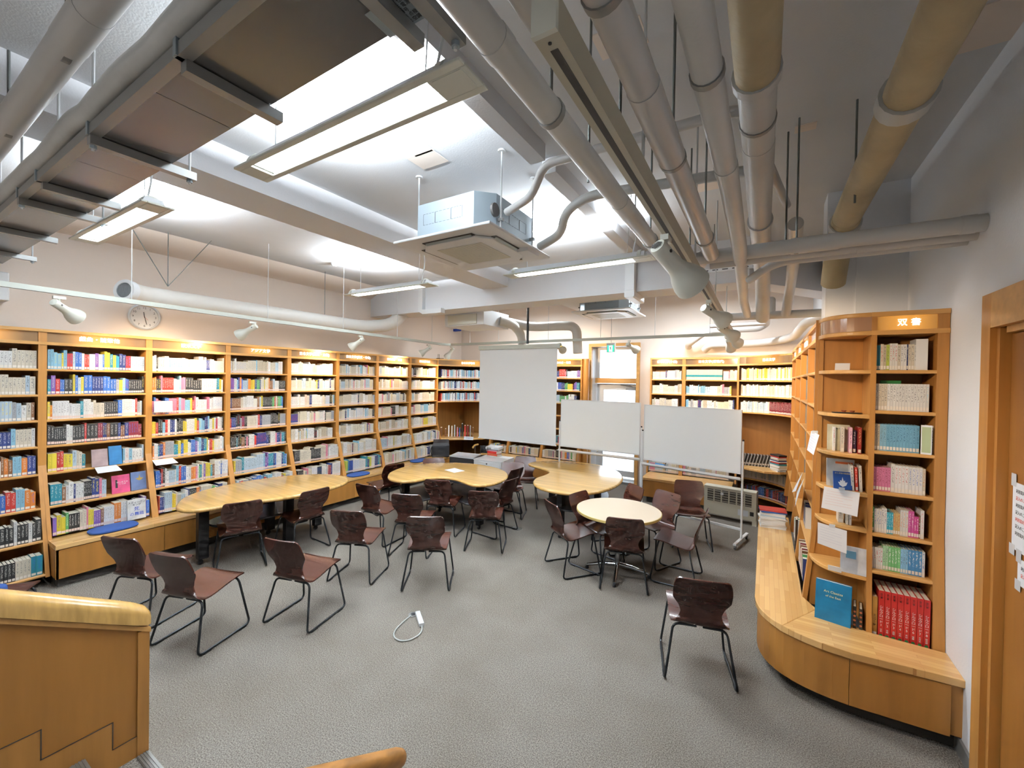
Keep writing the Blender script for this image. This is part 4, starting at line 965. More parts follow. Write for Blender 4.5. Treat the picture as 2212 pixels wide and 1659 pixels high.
# ================================================================== WHITEBOARDS AND SCREEN
def whiteboard(label, A, B, zt, zb, rootname='whiteboard', eraser=False):
    A = Vector(A); B = Vector(B); d = (B-A); L = d.length; an = math.atan2(d.y, d.x)
    root = empty(rootname, (A.x, A.y, 0), an); tag(root, label, 'whiteboard', 'rolling whiteboards')
    box('panel', (.03, -.008, zb), (L-.03, .008, zt), 'whiteb', root, .004)
    fr = MB().box((.02, -.012, zt-.002), (L-.02, .012, zt+.012)).box((.02, -.012, zb-.014), (L-.02, .012, zb)).box((.02, -.012, zb), (.031, .012, zt)).box((L-.031, -.012, zb), (L-.02, .012, zt)); fr.build('frame', M['white'], root)
    for x in (0, L):
        lg = MB().tube([(x, .0, .07), (x, .0, zb+.42)], .014, 12).build('post', M['white'], root)
        MB().lathe([(.012, 0), (.012, .02)], 10, Matrix.Translation((x, 0, zb+.42))).build('end_cap', M['black'], lg)
        ft = MB().slab([(x-.02, -.28), (x+.02, -.28), (x+.02, .28), (x-.02, .28)], .06, .085, .008, 2).build('foot', M['white'], root)
        for y in (-.25, .25): MB().lathe([(0, -.012), (.024, -.011), (.028, 0), (.024, .011), (0, .012)], 14, Matrix.Translation((x, y, .029)) @ Matrix.Rotation(R(90), 4, 'Y'), cap=False).build('caster', M['black'], ft)
    MB().box((.01, -.07, zb-.075), (L-.01, -.004, zb-.068)).box((.01, -.072, zb-.075), (L-.01, -.066, zb-.045)).box((.01, -.012, zb-.10), (L-.01, .012, zb-.068)).build('pen_tray', M['white'], root)
    MB().box((.01, -.01, .18), (L-.01, .01, .21)).build('cross_bar', M['white'], root)
    MB().lathe([(.012, 0), (.012, .015)], 12, Matrix.Translation((L*.5, -.02, zb-.03))).build('clamp', M['beige'], root)
    if eraser:
        e = MB().slab([(-.07, -.025), (.07, -.025), (.07, .025), (-.07, .025)], 0, .03, .008, 3).build('eraser', mat('eraser_blue', (.06, .30, .68), .6)); e.matrix_world = root.matrix_world @ Matrix.Identity(4)
        M4 = Matrix.Translation(A.to_3d()) @ Matrix.Rotation(an, 4, 'Z') @ Matrix.Translation((.30, -.036, zb-.0678)); e.matrix_world = M4; tag(e, 'blue whiteboard eraser lying on the pen tray', 'eraser')
    return root
whiteboard('rolling whiteboard between the screen and the glass door', (-3.03, 6.62), (-1.62, 6.56), 1.765, .975)
whiteboard('rolling whiteboard in front of the radiator, nearer the camera', (-1.585, 6.50), (-.225, 6.20), 1.745, .93, eraser=True)
sc = empty('projection_screen', (-4.0, 6.74, 0)); tag(sc, 'white roll-down projection screen hanging in front of the bookcases', 'screen')
MB().box((-.86, -.03, 2.68), (.90, .05, 2.755)).build('roller_case', M['rail'], sc)
MB().box((-.84, -.004, .945), (.84, 0, 2.69)).build('screen_cloth', M['screen'], sc)
MB().tube([(-.85, -.002, .94), (.85, -.002, .94)], .012, 10).build('bottom_bar', M['white'], sc)
box('case_clip', (.89, -.02, 2.69), (.93, .02, 2.715), 'brass', sc)
po = MB().tube([(-3.83, 6.85, 2.78), (-3.83, 6.85, CZ)], .022, 12).build('ceiling_pole', M['black']); tag(po, 'black pole from ceiling down to the screen case', 'pole')

# ================================================================== projector corner
z1 = .60
a, b, c = at(1023.7, 991, z=z1), at(1081.6, 999, z=z1), at(1110.9, 988, z=z1); d = a+(c-b)
cab = empty('white_cabinet', (a.x, a.y, 0)); tag(cab, 'white low drawer cabinet carrying the projector and book pile', 'cabinet')
def quadprism(p, z0, z1_, m, name, par, org): return MB().prism([(q.x-org.x, q.y-org.y) for q in p], z0, z1_).build(name, M[m], par)
quadprism((a, b, c, d), .02, z1-.015, 'white', 'body', cab, a); quadprism((a-(c-a).normalized()*.01, b, c, d), z1-.014, z1, 'white', 'cabinet_top', cab, a)
e1 = (b-a).normalized(); nrm = Vector((e1.y, -e1.x, 0))
mid = (a+b)/2-a
for k, (zz0, zz1) in enumerate(((.42, .57), (.24, .41), (.05, .23))):
    p = [a+e1*.015, b-e1*.015]; dr_ = MB().prism([((q.x-a.x)+nrm.x*s_, (q.y-a.y)+nrm.y*s_) for q, s_ in ((p[0], .001), (p[1], .001), (p[1], .012), (p[0], .012))], zz0, zz1).build('drawer', M['white'], cab)
    MB().lathe([(.014, 0), (.014, .003)], 14, Matrix.Translation((mid.x+nrm.x*.0125, mid.y+nrm.y*.0125, zz1-.03)) @ Matrix.Rotation(math.atan2(nrm.y, nrm.x)+R(90), 4, 'Z') @ Matrix.Rotation(R(90), 4, 'X')).build('finger_hole', M['black'], dr_)
a2, b2, c2 = at(971, 984, z=z1), at(1022.7, 989.5, z=z1), at(1038.9, 981, z=z1); d2 = a2+(c2-b2)
cb = empty('black_cabinet', (a2.x, a2.y, 0)); tag(cb, 'black cabinet with grey top left of the white cabinet', 'cabinet')
quadprism((a2, b2, c2, d2), .0, z1-.02, 'black', 'body', cb, a2); quadprism((a2, b2, c2, d2), z1-.02, z1, 'acrylic', 'cabinet_top', cb, a2)
ca_ = (a+b+c+d)/4; an = math.atan2(e1.y, e1.x)
base = Matrix.Translation((at(1068, 985, z=z1).x, at(1068, 985, z=z1).y, z1)) @ Matrix.Rotation(an, 4, 'Z')
zc = 0
for k, (wv, dv, h, col, nm) in enumerate(((.24, .17, .018, (.62, .7, .6), 'pale green book at the bottom of the pile under the projector'), (.23, .17, .02, (.6, .04, .02), 'red book, second from the bottom of the projector pile'), (.22, .17, .018, (.45, .14, .05), 'brown book, third from the bottom of the projector pile'), (.225, .17, .05, (.55, .02, .015), 'thick red book below the projector pile top'), (.25, .19, .016, (.55, .30, .36), 'pink flat book directly under the projector'))):
    mb = MB().box((-wv/2, -dv/2, 0), (wv/2, dv/2, .002)).box((-wv/2, -dv/2, h-.002), (wv/2, dv/2, h)).box((-wv/2, -dv/2, .002), (wv/2, -dv/2+.003, h-.002))
    o = mb.build('book', mat('pile_cover', col, .4)); o.matrix_world = base @ Matrix.Translation((0, 0, zc)) @ Matrix.Rotation(R((k % 3-1)*5), 4, 'Z'); tag(o, nm, 'book', 'books piled under the projector')
    MB().box((-wv/2+.003, -dv/2+.003, .002), (wv/2-.002, dv/2-.003, h-.002)).build('page_block', M['pagewhite'], o); zc += h+.0003
pj = empty('projector'); pj.matrix_world = base @ Matrix.Translation((0, 0, zc)) @ Matrix.Rotation(R(8), 4, 'Z'); tag(pj, 'white projector on top of the pile of red books', 'projector')
o = MB().slab([(-.14, -.11), (.14, -.11), (.14, .11), (-.14, .11)], .006, .075, .028, 4).build('body', M['white'], pj)
for p in o.data.polygons: p.use_smooth = len(p.vertices) == 4
o.data.set_sharp_from_angle(angle=R(60))
MB().box((-.12, -.112, .022), (-.02, -.1095, .052)).build('connector_panel', M['steel'], pj)
MB().lathe([(.012, .07), (.012, .095), (.0, .1)], 12).build('top_knob', M['white'], pj)
MB().box((.04, -.112, .02), (.12, -.1095, .055)).build('vent', M['acrylic'], pj)
for sx in (-.1, .1): MB().lathe([(.008, 0), (.008, .01)], 8, Matrix.Translation((sx, -.08, 0))).build('foot', M['black'], pj)
w0 = at(1040, 968, z=.68)
tag(MB().tube(round_path([(w0.x, w0.y-.005, .72), (w0.x+.0, w0.y-.03, .62), (w0.x, w0.y-.06, .3), (w0.x+.02, w0.y-.05, .01)], .05), .004, 6).build('projector_cable', M['black']), 'black cable hanging from the projector down the cabinet', 'cable')
# black bag on the bench end, chair with wooden arm, box of files
bgc = at(952, 985, z=.44)
bag = empty('black_bag', (bgc.x, bgc.y, .431), R(40)); tag(bag, 'black fabric bag standing on the left bench by the desk', 'bag')
MB().slab([(-.18, -.10), (.18, -.10), (.18, .10), (-.18, .10)], 0, .26, .02, 3).build('body', M['black'], bag)
MB().prism([(-.10, .255), (.10, .255), (.05, .36), (-.06, .30)], -.16, .17, 'x').build('flap', M['black'], bag)
MB().tube(round_path([(-.185, -.02, .22), (-.22, -.02, .12), (-.185, -.02, .03)], .05), .007, 8).build('strap', M['black'], bag)
ac = empty('desk_chair', (-5.0, 7.25, 0), R(200)); tag(ac, 'black desk chair with curved wooden armrest under the corner desk', 'chair')
MB().slab([(-.22, -.22), (.22, -.22), (.22, .22), (-.22, .22)], .42, .46, .015, 3).build('seat', M['black'], ac)
MB().slab([(-.2, -.24), (.2, -.24), (.2, -.21), (-.2, -.21)], .5, .66, .01, 3).build('backrest', M['black'], ac)
for sx in (-1, 1):
    MB().tube(round_path([(sx*.25, -.2, .68), (sx*.27, .0, .69), (sx*.24, .2, .68)], .05), .02, 10).build('armrest', M['table'], ac)
    MB().tube([(sx*.25, .0, .02), (sx*.25, .0, .68)], .01, 8).build('leg', M['chrome'], ac)
M4d = Matrix.Translation((-6.05, 7.42, 0)) @ Matrix.Rotation(R(62), 4, 'Z')
x = 0
for cnt, col, t, h in ((3, C['brown'], .035, .22), (5, C['paleblue'], .03, .24), (4, C['offw'], .03, .23), (1, C['black'], .04, .30), (3, C['red'], .035, .27), (3, C['grey'], .03, .27), (3, C['dark red'], .025, .2)):
    pass
dk = []
for k, (u, t, h, col) in enumerate(((951, .04, .20, C['brown']), (961, .03, .17, C['brown']), (968, .025, .24, C['white']), (975, .022, .23, C['offw']), (981, .02, .25, C['paleblue']), (987, .022, .2, C['pink']), (992, .02, .19, C['blue']), (997, .03, .29, C['black']), (1003, .03, .25, C['red']), (1009, .03, .25, C['dark red']), (1015, .022, .24, C['grey']), (1021, .02, .2, C['brown']))):
    p = at(u, 940, z=.766+.05)
    p = at(u, 935, y=7.35+(u-951)*.0065)
    lab = f"{cname(col)} volume standing on the left corner desk, {ordinal(k+1)} from the left"
    o = MB().box((0, 0, 0), (t, .16, h)).build('book', mat('desk_cover', col, .4)); o.matrix_world = Matrix.Translation((p.x, p.y, .766)) @ Matrix.Rotation(R(38), 4, 'Z'); tag(o, lab, 'book', 'books standing on the left corner desk')
    MB().box((.003, .004, h), (t-.003, .157, h+.0012)).build('page_block', M['pagewhite'], o)
p = at(1012, 950, z=.77); o = MB().box((-.11, -.004, 0), (.11, 0, .07)).build('desk_sign', M['paper']); o.matrix_world = Matrix.Translation((p.x, p.y, .768)) @ Matrix.Rotation(R(15), 4, 'Z') @ Matrix.Rotation(R(-14), 4, 'X'); tag(o, 'white folded sign standing on the left corner desk edge', 'sign')
text('printed_line', 'この机の利用について', .018, 'inkblack', o, (0, -.0045, .035))
# right corner desk: dvd row and the stack of books
rowm = Matrix.Translation((-.40, 7.80, .766)) @ Matrix.Rotation(R(4), 4, 'Z')
for k in range(24):
    col = C['grey'] if k % 3 else C['ivory']
    stackb = MB().box((0, 0, 0), (.016, .13, .19)).build('media_case', mat('media_case', jit(C['black'] if k % 2 else C['grey'], .3), .3)); stackb.matrix_world = rowm @ Matrix.Translation((.01+k*.0225, 0, 0)) @ Matrix.Rotation(R(14), 4, 'Y'); tag(stackb, f'dark disc case leaning on the right corner desk, {ordinal(k+1)} from the left', 'disc case', 'disc cases on the right corner desk')
    box('spine_label', (.002, -.0006, .03), (.014, 0, .055), 'stick', stackb)
pz = at(1680, 1012, z=.78); zc = .766
for k in range(14):
    h = rnd.uniform(.014, .022); wv = rnd.uniform(.16, .2); col = C[['offw', 'offw', 'white', 'ivory', 'white', 'offw', 'teal', 'red', 'offw', 'navy', 'ivory', 'white', 'red', 'black'][k]]
    o = MB().box((-wv/2, -.065, 0), (wv/2, .065, h)).build('book', mat('stack_cover', jit(col, .08), .45)); o.matrix_world = Matrix.Translation((.20, 7.60, zc)) @ Matrix.Rotation(R(-52+rnd.uniform(-8, 8)), 4, 'Z')
    tag(o, f"{cname(col)} book lying in the tall stack on the right corner desk, {ordinal(k+1)} from below", 'book', 'books stacked on the right corner desk'); MB().box((-wv/2-.0008, -.062, .002), (wv/2-.004, .062, h-.002)).build('page_block', M['pagewhite'], o); zc += h+.0003
zc = .4455; pb = at(1676, 1112, z=.45)
for k in range(13):
    h = rnd.uniform(.012, .02); wv = rnd.uniform(.24, .27); col = C[['white', 'offw', 'white', 'offw', 'white', 'offw', 'white', 'offw', 'paleblue', 'white', 'offw', 'blue', 'red'][k]]
    o = MB().box((-wv/2, -.09, 0), (wv/2, .09, h)).build('magazine', mat('stack_cover', jit(col, .06), .45)); o.matrix_world = Matrix.Translation((.105, 5.72, zc)) @ Matrix.Rotation(R(4+rnd.uniform(-7, 7)), 4, 'Z')
    tag(o, f"{cname(col)} magazine piled on the right bench's far end, {ordinal(k+1)} from below", 'magazine', 'magazines piled on the right bench'); zc += h+.0003
# hanging sheets and oddments on the right run
pxsheet('white folded sheet hanging deepest in the right bookcase run', ((1728, 1040), (1737, 1020), (1727, 1062), (1718, 1064)), x=.30, clip=False)
pxsheet('white curled sheet hanging on the second nearest bay of the right run', ((1724, 1062), (1740, 1034), (1740, 1052), (1725, 1096)), x=.30, clip=False)
o = flat_book('display_folder', 'dark wooden print box leaning low in the right bookcase run', (.29, 5.05, .4455), (.02, .14, .30), R(-4), 0, (.03, .015, .01), 'box')

# radiator
rd = empty('floor_convector', (-.42, 7.22, 0), R(-8)); tag(rd, 'cream floor convector with louvred grille behind the whiteboard', 'heater')
MB().slab([(-.36, -.07), (.36, -.07), (.36, .08), (-.36, .08)], .06, .50, .012, 3).build('casing', M['radiator'], rd)
for k in range(6):
    x0 = -.31+k*.105
    g = box('grille_opening', (x0, -.0725, .27), (x0+.085, -.0695, .45), 'slot', rd)
    for j in range(5): box('louvre', (x0, -.080, .285+j*.036), (x0+.085, -.071, .291+j*.036), 'radiator', g)
for sx in (-.34, .34): box('foot', (sx-.03, -.075, 0), (sx+.03, .06, .08), 'radiator', rd)
box('rating_label', (.12, -.0725, .12), (.26, -.0705, .21), 'acrylic', rd); box('control_label', (.28, -.0725, .14), (.33, -.0705, .20), 'inkblack', rd)
box('sticker', (-.12, -.0815, .38), (-.08, -.0805, .42), 'paper', rd)

# cables on the floor
ex = empty('extension_lead', (-2.6, 2.68, 0)); tag(ex, 'white three-way extension lead looped on the carpet', 'extension lead')
pA, pB = at(902, 1322, z=.02), at(911, 1349, z=.02); dd = (pB-pA); 
sk = MB().slab([(-.022, 0), (.022, 0), (.022, dd.length), (-.022, dd.length)], .001, .03, .006, 2); sk.xform(Matrix.Translation((pA.x+2.6, pA.y-2.68, 0)) @ Matrix.Rotation(math.atan2(dd.y, dd.x)-R(90), 4, 'Z'))
sk.build('socket_block', M['white'], ex)
loop = [at(u, v, z=.008) for u, v in ((911, 1350), (912, 1362), (905, 1372), (885, 1383), (865, 1385), (852, 1378), (850, 1368), (856, 1358), (872, 1342), (888, 1329))]
MB().tube(round_path([(p.x+2.6, p.y-2.68, .008) for p in loop], .03, 4), .0055, 8).build('lead', M['cable'], ex)
p = at(892, 1326, z=.01)
fl = MB().lathe([(.04, .0), (.04, .006), (.0, .006)], 20).build('floor_socket', M['steel']); fl.location = (p.x, p.y, .0); tag(fl, 'small round metal floor socket beside the extension lead', 'socket')
MB().lathe([(.02, .005), (.02, .009)], 12).build('opening', M['black'], fl)
p = at(1115, 1142, z=0); o = box('floor_outlet_cover', (p.x-.07, p.y-.05, 0), (p.x+.07, p.y+.05, .004), 'alu'); tag(o, 'square metal floor outlet cover near the kidney table', 'floor outlet')
p = at(1008, 1076, z=0); pw = MB().slab([(p.x-.1, p.y-.03), (p.x+.1, p.y-.03), (p.x+.1, p.y+.03), (p.x-.1, p.y+.03)], 0.001, .035, .006, 2).build('power_adapter', M['white']); tag(pw, 'white power adapter on the carpet under the kidney table', 'adapter')
p = at(1600, 1112, z=.0)

# ================================================================== LAMPS
def area(name, loc, sx, sy, power, col, rot=(0, 0, 0), parent=None, spread=180):
    l = bpy.data.lights.new(name, 'AREA'); l.shape = 'RECTANGLE'; l.size = sx; l.size_y = sy; l.energy = power; l.color = col; l.spread = R(spread)
    o = bpy.data.objects.new(name, l); COL.objects.link(o); o.location = loc; o.rotation_euler = rot
    if parent: o.parent = parent
    return o
COOL = (.84, .93, 1.0)
FIX = [('nearest hanging fluorescent fitting, beside the metal duct', -1.61, 1.165), ('hanging fluorescent fitting at left, partly behind the duct', -3.99, 1.08), ('hanging fluorescent fitting left of the large air conditioner, farther back', -3.93, 3.54), ('hanging fluorescent fitting right of the large air conditioner', -1.55, 3.63),
       ('added fluorescent fill fitting above the stairs, out of view', -1.6, -1.5), ('added fluorescent fill fitting above the left rear, out of view', -4.6, -1.5), ('fluorescent fitting beyond the cross beam', -4.2, 7.2), ('fluorescent fitting beyond the cross beam near the glass door', -1.0, 7.2)]  # the pair behind the camera is unseen, added as general fill light
def fixture(label, cx, cy, k):
    z = 3.15 if k < 4 else (3.5 if k < 6 else 3.62)
    root = empty('fluorescent_fitting', (cx, cy, z)); tag(root, label, 'ceiling light', 'fluorescent fittings')
    fr = MB()
    fr.box((-.73, -.085, 0), (.73, -.055, .012)).box((-.73, .055, 0), (.73, .085, .012)).box((-.73, -.055, 0), (-.62, .055, .012)).box((.56, -.055, 0), (.73, .055, .012))
    bevel(fr.build('frame', M['lampw'], root), .003)
    box('end_plate', (.58, -.05, -.002), (.71, .05, .0), 'lampw', root)
    hs = MB(); hs.prism([(-.065, .012), (.065, .012), (.04, .06), (-.04, .06)], -.66, .66, 'x'); hs.f = hs.f
    hs = MB()
    for (y0, zz0), (y1, zz1) in zip([(-.065, .012), (-.045, .06), (.045, .06)], [(-.045, .06), (.045, .06), (.065, .012)]):
        hs.poly([(-.66, y0, zz0), (.66, y0, zz0), (.66, y1, zz1), (-.66, y1, zz1)])
    for x in (-.66, .66): hs.poly([(x, -.065, .012), (x, .065, .012), (x, .045, .06), (x, -.045, .06)])
    hs.build('reflector', M['white'], root)
    for y in (-.022, .022):
        MB().tube([(-.60, y, .026), (.56, y, .026)], .011, 10).build('tube', M['tube_light'], root)
    for x in (-.5, .5):
        MB().tube([(x, 0, .06), (x+(.03 if x > 0 else 0), 0, CZ-z)], .003, 6).build('suspension_wire', M['rodw'], root)
    MB().tube(round_path([(.55, 0, .07), (.58, .02, .25), (.56, .0, .45), (.57, 0, CZ-z)], .1), .006, 6).build('flex', M['rodw'], root)
    area('lamp_down', (-.03, 0, -.001), 1.14, .09, PDOWN*(2.4 if k > 5 else 1), COOL, (0, 0, 0), root)
    for x in (-.64, .60):
        MB().prism([(.07*math.cos(math.pi*q/10), .012+.07*math.sin(math.pi*q/10)) for q in range(11)], x, x+.03, 'x').build('end_hump', M['lampw'], root)
PDOWN, PUP = 21, 230
for k, (lab, cx, cy) in enumerate(FIX): fixture(lab, cx, cy, k)
def batten(label, cx, cy):
    root = empty('ceiling_batten', (cx, cy, CZ)); tag(root, label, 'ceiling light', 'bare battens on the ceiling')
    MB().box((-.64, -.035, -.022), (.64, .035, 0)).build('body', M['white'], root)
    for x in (-.63, .61): box('lamp_holder', (x, -.04, -.075), (x+.02, .04, -.02), 'white', root)
    for y in (-.025, .025): MB().tube([(-.61, y, -.052), (.61, y, -.052)], .013, 10).build('tube', M['tube_light'], root)
    area('glow_up', (0, 0, -.13), 1.3, .34, PUP, COOL, (math.pi, 0, 0), root)
for lab, cx, cy in (('bare fluorescent batten on the ceiling behind the nearest fitting', -2.08, 1.64), ('bare fluorescent batten on the ceiling behind the left fitting', -4.75, 1.50), ('bare fluorescent batten on the ceiling above the far left fitting', -4.6, 4.08), ('bare fluorescent batten on the ceiling above the fitting right of the air conditioner', -1.95, 4.08)): batten(lab, cx, cy)

def spot_lamp(label, p, target, power=45, rail='rail', size=84, s=1.0):
    target = (target[0], target[1], target[2]-.15)
    """track spotlight: p is the point where it hangs from the rail"""
    root = empty('track_spotlight', p); tag(root, label, 'spotlight', 'track spotlights')
    box('adapter', (-.018, -.04, -.025), (.018, .04, 0), 'lampw', root)
    MB().tube([(0, 0, -.025), (0, 0, -.075)], .009, 10).build('stem', M['lampw'], root)
    h = Vector((0, 0, -.085)); d = (Vector(target)-Vector(p)-h).normalized()
    q = d.to_track_quat('Z', 'Y').to_matrix().to_4x4(); A = Matrix.Translation(h-d*.03) @ q
    prof = [(.0, -.035), (.030, -.032), (.034, -.02), (.034, .06), (.036, .10), (.045, .13), (.062, .165), (.072, .20), (.074, .225), (.071, .225), (.066, .19), (.03, .12), (.0, .12)]
    MB().lathe([(a*s, b*s) for a, b in prof], 28, A, cap=False).build('lamp_head', M['lampw'], root)
    MB().lathe([(.0, .125*s), (.055*s, .18*s), (.0, .20*s)], 20, A, cap=False).build('bulb', M['lampglow'], root)
    if s > 1:
        gl = MB()
        for q in range(-3, 4): gl.box((q*.0075-.0013, -.02+abs(q)*.003, -.0385*s), (q*.0075+.0013, .02-abs(q)*.003, -.0355*s))
        gl.xform(A).build('vent_slots', M['slot'], root)
    side = d.cross(Vector((0, 0, 1))).normalized()
    MB().tube([h-d*.015+side*.036*s, h-d*.015-side*.036*s], .008, 10).build('pivot', M['slot'], root)
    l = bpy.data.lights.new('lamp', 'SPOT'); l.energy = power; l.color = (1, .73, .46); l.spot_size = R(size); l.spot_blend = 1; l.shadow_soft_size = .05
    o = bpy.data.objects.new('lamp', l); COL.objects.link(o); o.parent = root; o.matrix_local = Matrix.Translation(h+d*.21*s) @ (-d).to_track_quat('Z', 'Y').to_matrix().to_4x4()
SP = 68
RL0, RL1 = Vector((-5.395, .5, 2.80)), Vector((-5.83, 6.70, 2.80))
def onrail(y): t = (y-RL0.y)/(RL1.y-RL0.y); return RL0.lerp(RL1, t)-Vector((0, 0, .02))
for y, tg, lab in ((1.09, (-6.3, 2.15, 2.25), 'leftmost track spotlight, below the left end of the rail'), (2.80, (-6.35, 2.30, 2.30), 'track spotlight right of the wall clock'), (4.55, (-6.35, 4.15, 2.30), 'track spotlight below the middle of the spiral duct'), (6.30, (-6.35, 5.8, 2.35), 'track spotlight near the corner, left of the pair'), (6.9, (-6.3, 6.9, 2.2), 'track spotlight near the corner, right of the pair')):
    spot_lamp(lab, onrail(min(y, 6.62)) if y < 6.8 else Vector((-5.70, 6.9, 2.785)), tg, SP)
spot_lamp('small track spotlight beside the exit sign', (-1.92, 6.87, 2.78), (-1.3, 8.3, 2.3), SP)
for y, tg, lab in ((2.02, (.40, 3.55, 1.9), 'nearest and largest spotlight on the beige track'), (3.75, (.45, 4.9, 2.3), 'second spotlight along the beige track'), (5.10, (.4, 6.2, 2.3), 'third spotlight along the beige track'), (6.1, (.35, 7.3, 2.35), 'farthest spotlight at the end of the beige track')):
    spot_lamp(lab, (-.405, y, 2.775), tg, SP, s=1.15 if y < 3 else 1)
spot_lamp('dark backed spotlight tilted left at the end of the beige track', (-.46, 6.8, 2.78), (-.3, 8.2, 2.2), SP)
# accent lamps that stand behind the screen and light the back cases
spot_lamp('spotlight hidden behind the right of the screen', (-3.2, 6.9, 2.78), (-3.3, 8.4, 2.6), SP)

# rails
def railbar(name, label, A, B, wv, h, m, slot=True, cat='track'):
    A, B = Vector(A), Vector(B); d = B-A; L = d.length; root = empty(name, A, math.atan2(d.y, d.x)); tag(root, label, cat)
    MB().box((0, -wv/2, 0), (L, wv/2, h)).build('channel', M[m], root)
    if slot: MB().box((.04, -wv*.16, -.001), (L, wv*.16, .002)).build('slot', M['slot'], root)
    return root
r_ = railbar('lighting_rail', 'pale green lighting rail along the left wall', RL0+Vector((0, -1, 0))*0, RL1, .04, .045, 'rail')
for y in (1.6, 3.0, 4.2, 5.4, 6.4): p = onrail(y); MB().tube([p+Vector((0, 0, .06)), (p.x, p.y, CZ)], .004, 6).build('hanger', M['rodw'], None).parent = None
for o in [o for o in bpy.data.objects if o.name.startswith('hanger') and not o.parent]: o.parent = r_; o.matrix_parent_inverse = (Matrix.Translation(r_.location) @ Matrix.Rotation(r_.rotation_euler.z, 4, 'Z')).inverted()
railbar('lighting_rail', 'pale green lighting rail across the room above the screen', (-5.83, 6.70, 2.80), (-5.70, 6.93, 2.80), .04, .045, 'rail')
r_ = railbar('lighting_rail', 'pale green lighting rail crossing above the glass door', (-5.72, 6.90, 2.80), (-.42, 6.875, 2.80), .04, .045, 'rail')
for x in (.5, 1.2, 2.3, 3.3, 4.2, 5.0): MB().tube([(x, 0, .045), (x, 0, CZ-2.8)], .004, 6).build('hanger', M['rodw'], r_)
r_ = railbar('spotlight_track', 'deep beige spotlight track running away under the pipes', (-.395, .76, 2.80), (-.43, 6.85, 2.80), .055, .075, 'beige')
box('end_cap', (-.012, -.028, -.002), (0, .028, .077), 'lampw', r_); MB().lathe([(.004, -.0022), (.004, .0)], 8, Matrix.Translation((.02, 0, 0))).build('screw', M['black'], r_)
for x in (.8, 2.2, 3.6, 5.0): MB().tube([(x, 0, .07), (x, 0, CZ-2.8)], .006, 8).build('hanger', M['rodw'], r_)

# ================================================================== PIPES AND DUCTS
def pipe(label, pts, r, m='pipe2', name='pipe', bend=.12, joints=(), seg=18, hang=(), rodm='rod', flange=None):
    P = [Vector(p) for p in pts]; root = empty(name, P[0]); tag(root, label, 'pipe' if 'duct' not in name else 'duct')
    o = MB().tube([p-P[0] for p in (round_path(P, bend, 7) if len(P) > 2 else P)], r, seg).build('run', M[m], root)
    for (y, rr, ln) in joints:   # collars at fraction along the first leg
        q = P[0].lerp(P[1], y)-P[0]; d = (P[1]-P[0]).normalized()*ln; MB().tube([q-d/2, q+d/2], rr, seg).build('joint', M[m if m != 'pipey' else 'pipe'], root)
    for t in hang:
        q = P[0].lerp(P[-1] if len(P) == 2 else P[1], t)-P[0]
        hg = MB().tube([(q.x, q.y, q.z+r), (q.x, q.y, CZ-P[0].z)], .006, 8).build('hanger_rod', M[rodm], root)
        MB().tube([(q.x, q.y-.012, q.z), (q.x, q.y+.012, q.z)], r+.005, seg).build('clamp', M['steel'], hg)
    return root
pipe('white pipe nearest the fluorescent fitting, running away below the ceiling', [(-.625, -.6, 3.0), (-.645, 3.55, 3.0)], .044, joints=((.37, .0465, .05), (.68, .0465, .35)), hang=(.45, .8))
pipe('white pipe directly above the beige spotlight track', [(-.50, -.6, 3.02), (-.49, 4.6, 3.02)], .044, joints=((.30, .0465, .3),), hang=(.42, .75))
pipe('white pipe right of the beige track with a visible sleeve joint', [(-.333, -.6, 3.0), (-.338, 3.22, 3.0)], .048, joints=((.56, .051, .5),), hang=(.4, .62, .9))
pipe('white speckled pipe crossing under the side pipes and bending down', [(-.175, -.6, 3.0), (-.155, 2.15, 3.0), (-.155, 3.0, 2.97), (-.21, 5.0, 2.97), (-.20, 5.9, 2.95)], .043, m='pipe', joints=((.93, .046, .06),), hang=(.7,))
pipe('thick pipe, yellowed near the camera and white beyond its collar', [(-.05, .75, 3.32), (-.055, 3.72, 3.32), (-.04, 5.2, 3.2), (-.04, 5.9, 2.9)], .072, m='pipe', bend=.3, joints=((.39, .088, .05), (.62, .074, .3), (.97, .085, .05)), hang=(.5,))
pipe('yellowed sleeve on the thick white pipe', [(-.05, -.6, 3.32), (-.05, 1.90, 3.32)], .078, m='pipey')
pipe('large yellowed pipe at upper right with a collar', [(.475, -.6, 3.32), (.485, 2.45, 3.32), (.485, 3.9, 3.32)], .085, m='pipey', joints=((.97, .10, .09),), hang=())
pipe('large yellowed pipe stub ending below the side pipes', [(.485, 3.85, 3.32), (.485, 4.25, 3.22), (.485, 4.5, 2.98)], .088, m='pipey', bend=.15, joints=((.2, .10, .06),))
# three stacked pipes entering the right wall
pipe('thick grey white side pipe entering the right wall, top of three', [(1.0, 3.24, 2.99), (-.36, 3.27, 3.0)], .047, joints=((.55, .051, .25), (.05, .05, .06)), hang=(.62,))
pipe('side pipe entering the right wall, middle of three', [(1.0, 3.35, 2.962), (.0, 3.36, 2.97), (-.36, 3.37, 2.97)], .034, joints=((.4, .037, .25),))
pipe('thin side pipe entering the right wall, lowest of three', [(1.0, 3.48, 2.965), (.05, 3.48, 2.965), (-.12, 3.7, 2.90)], .030)
pipe('horizontal pipe elbow where the side pipes meet the track', [(-.36, 3.27, 3.0), (-.44, 3.27, 3.0), (-.44, 3.45, 3.0)], .047, bend=.05)
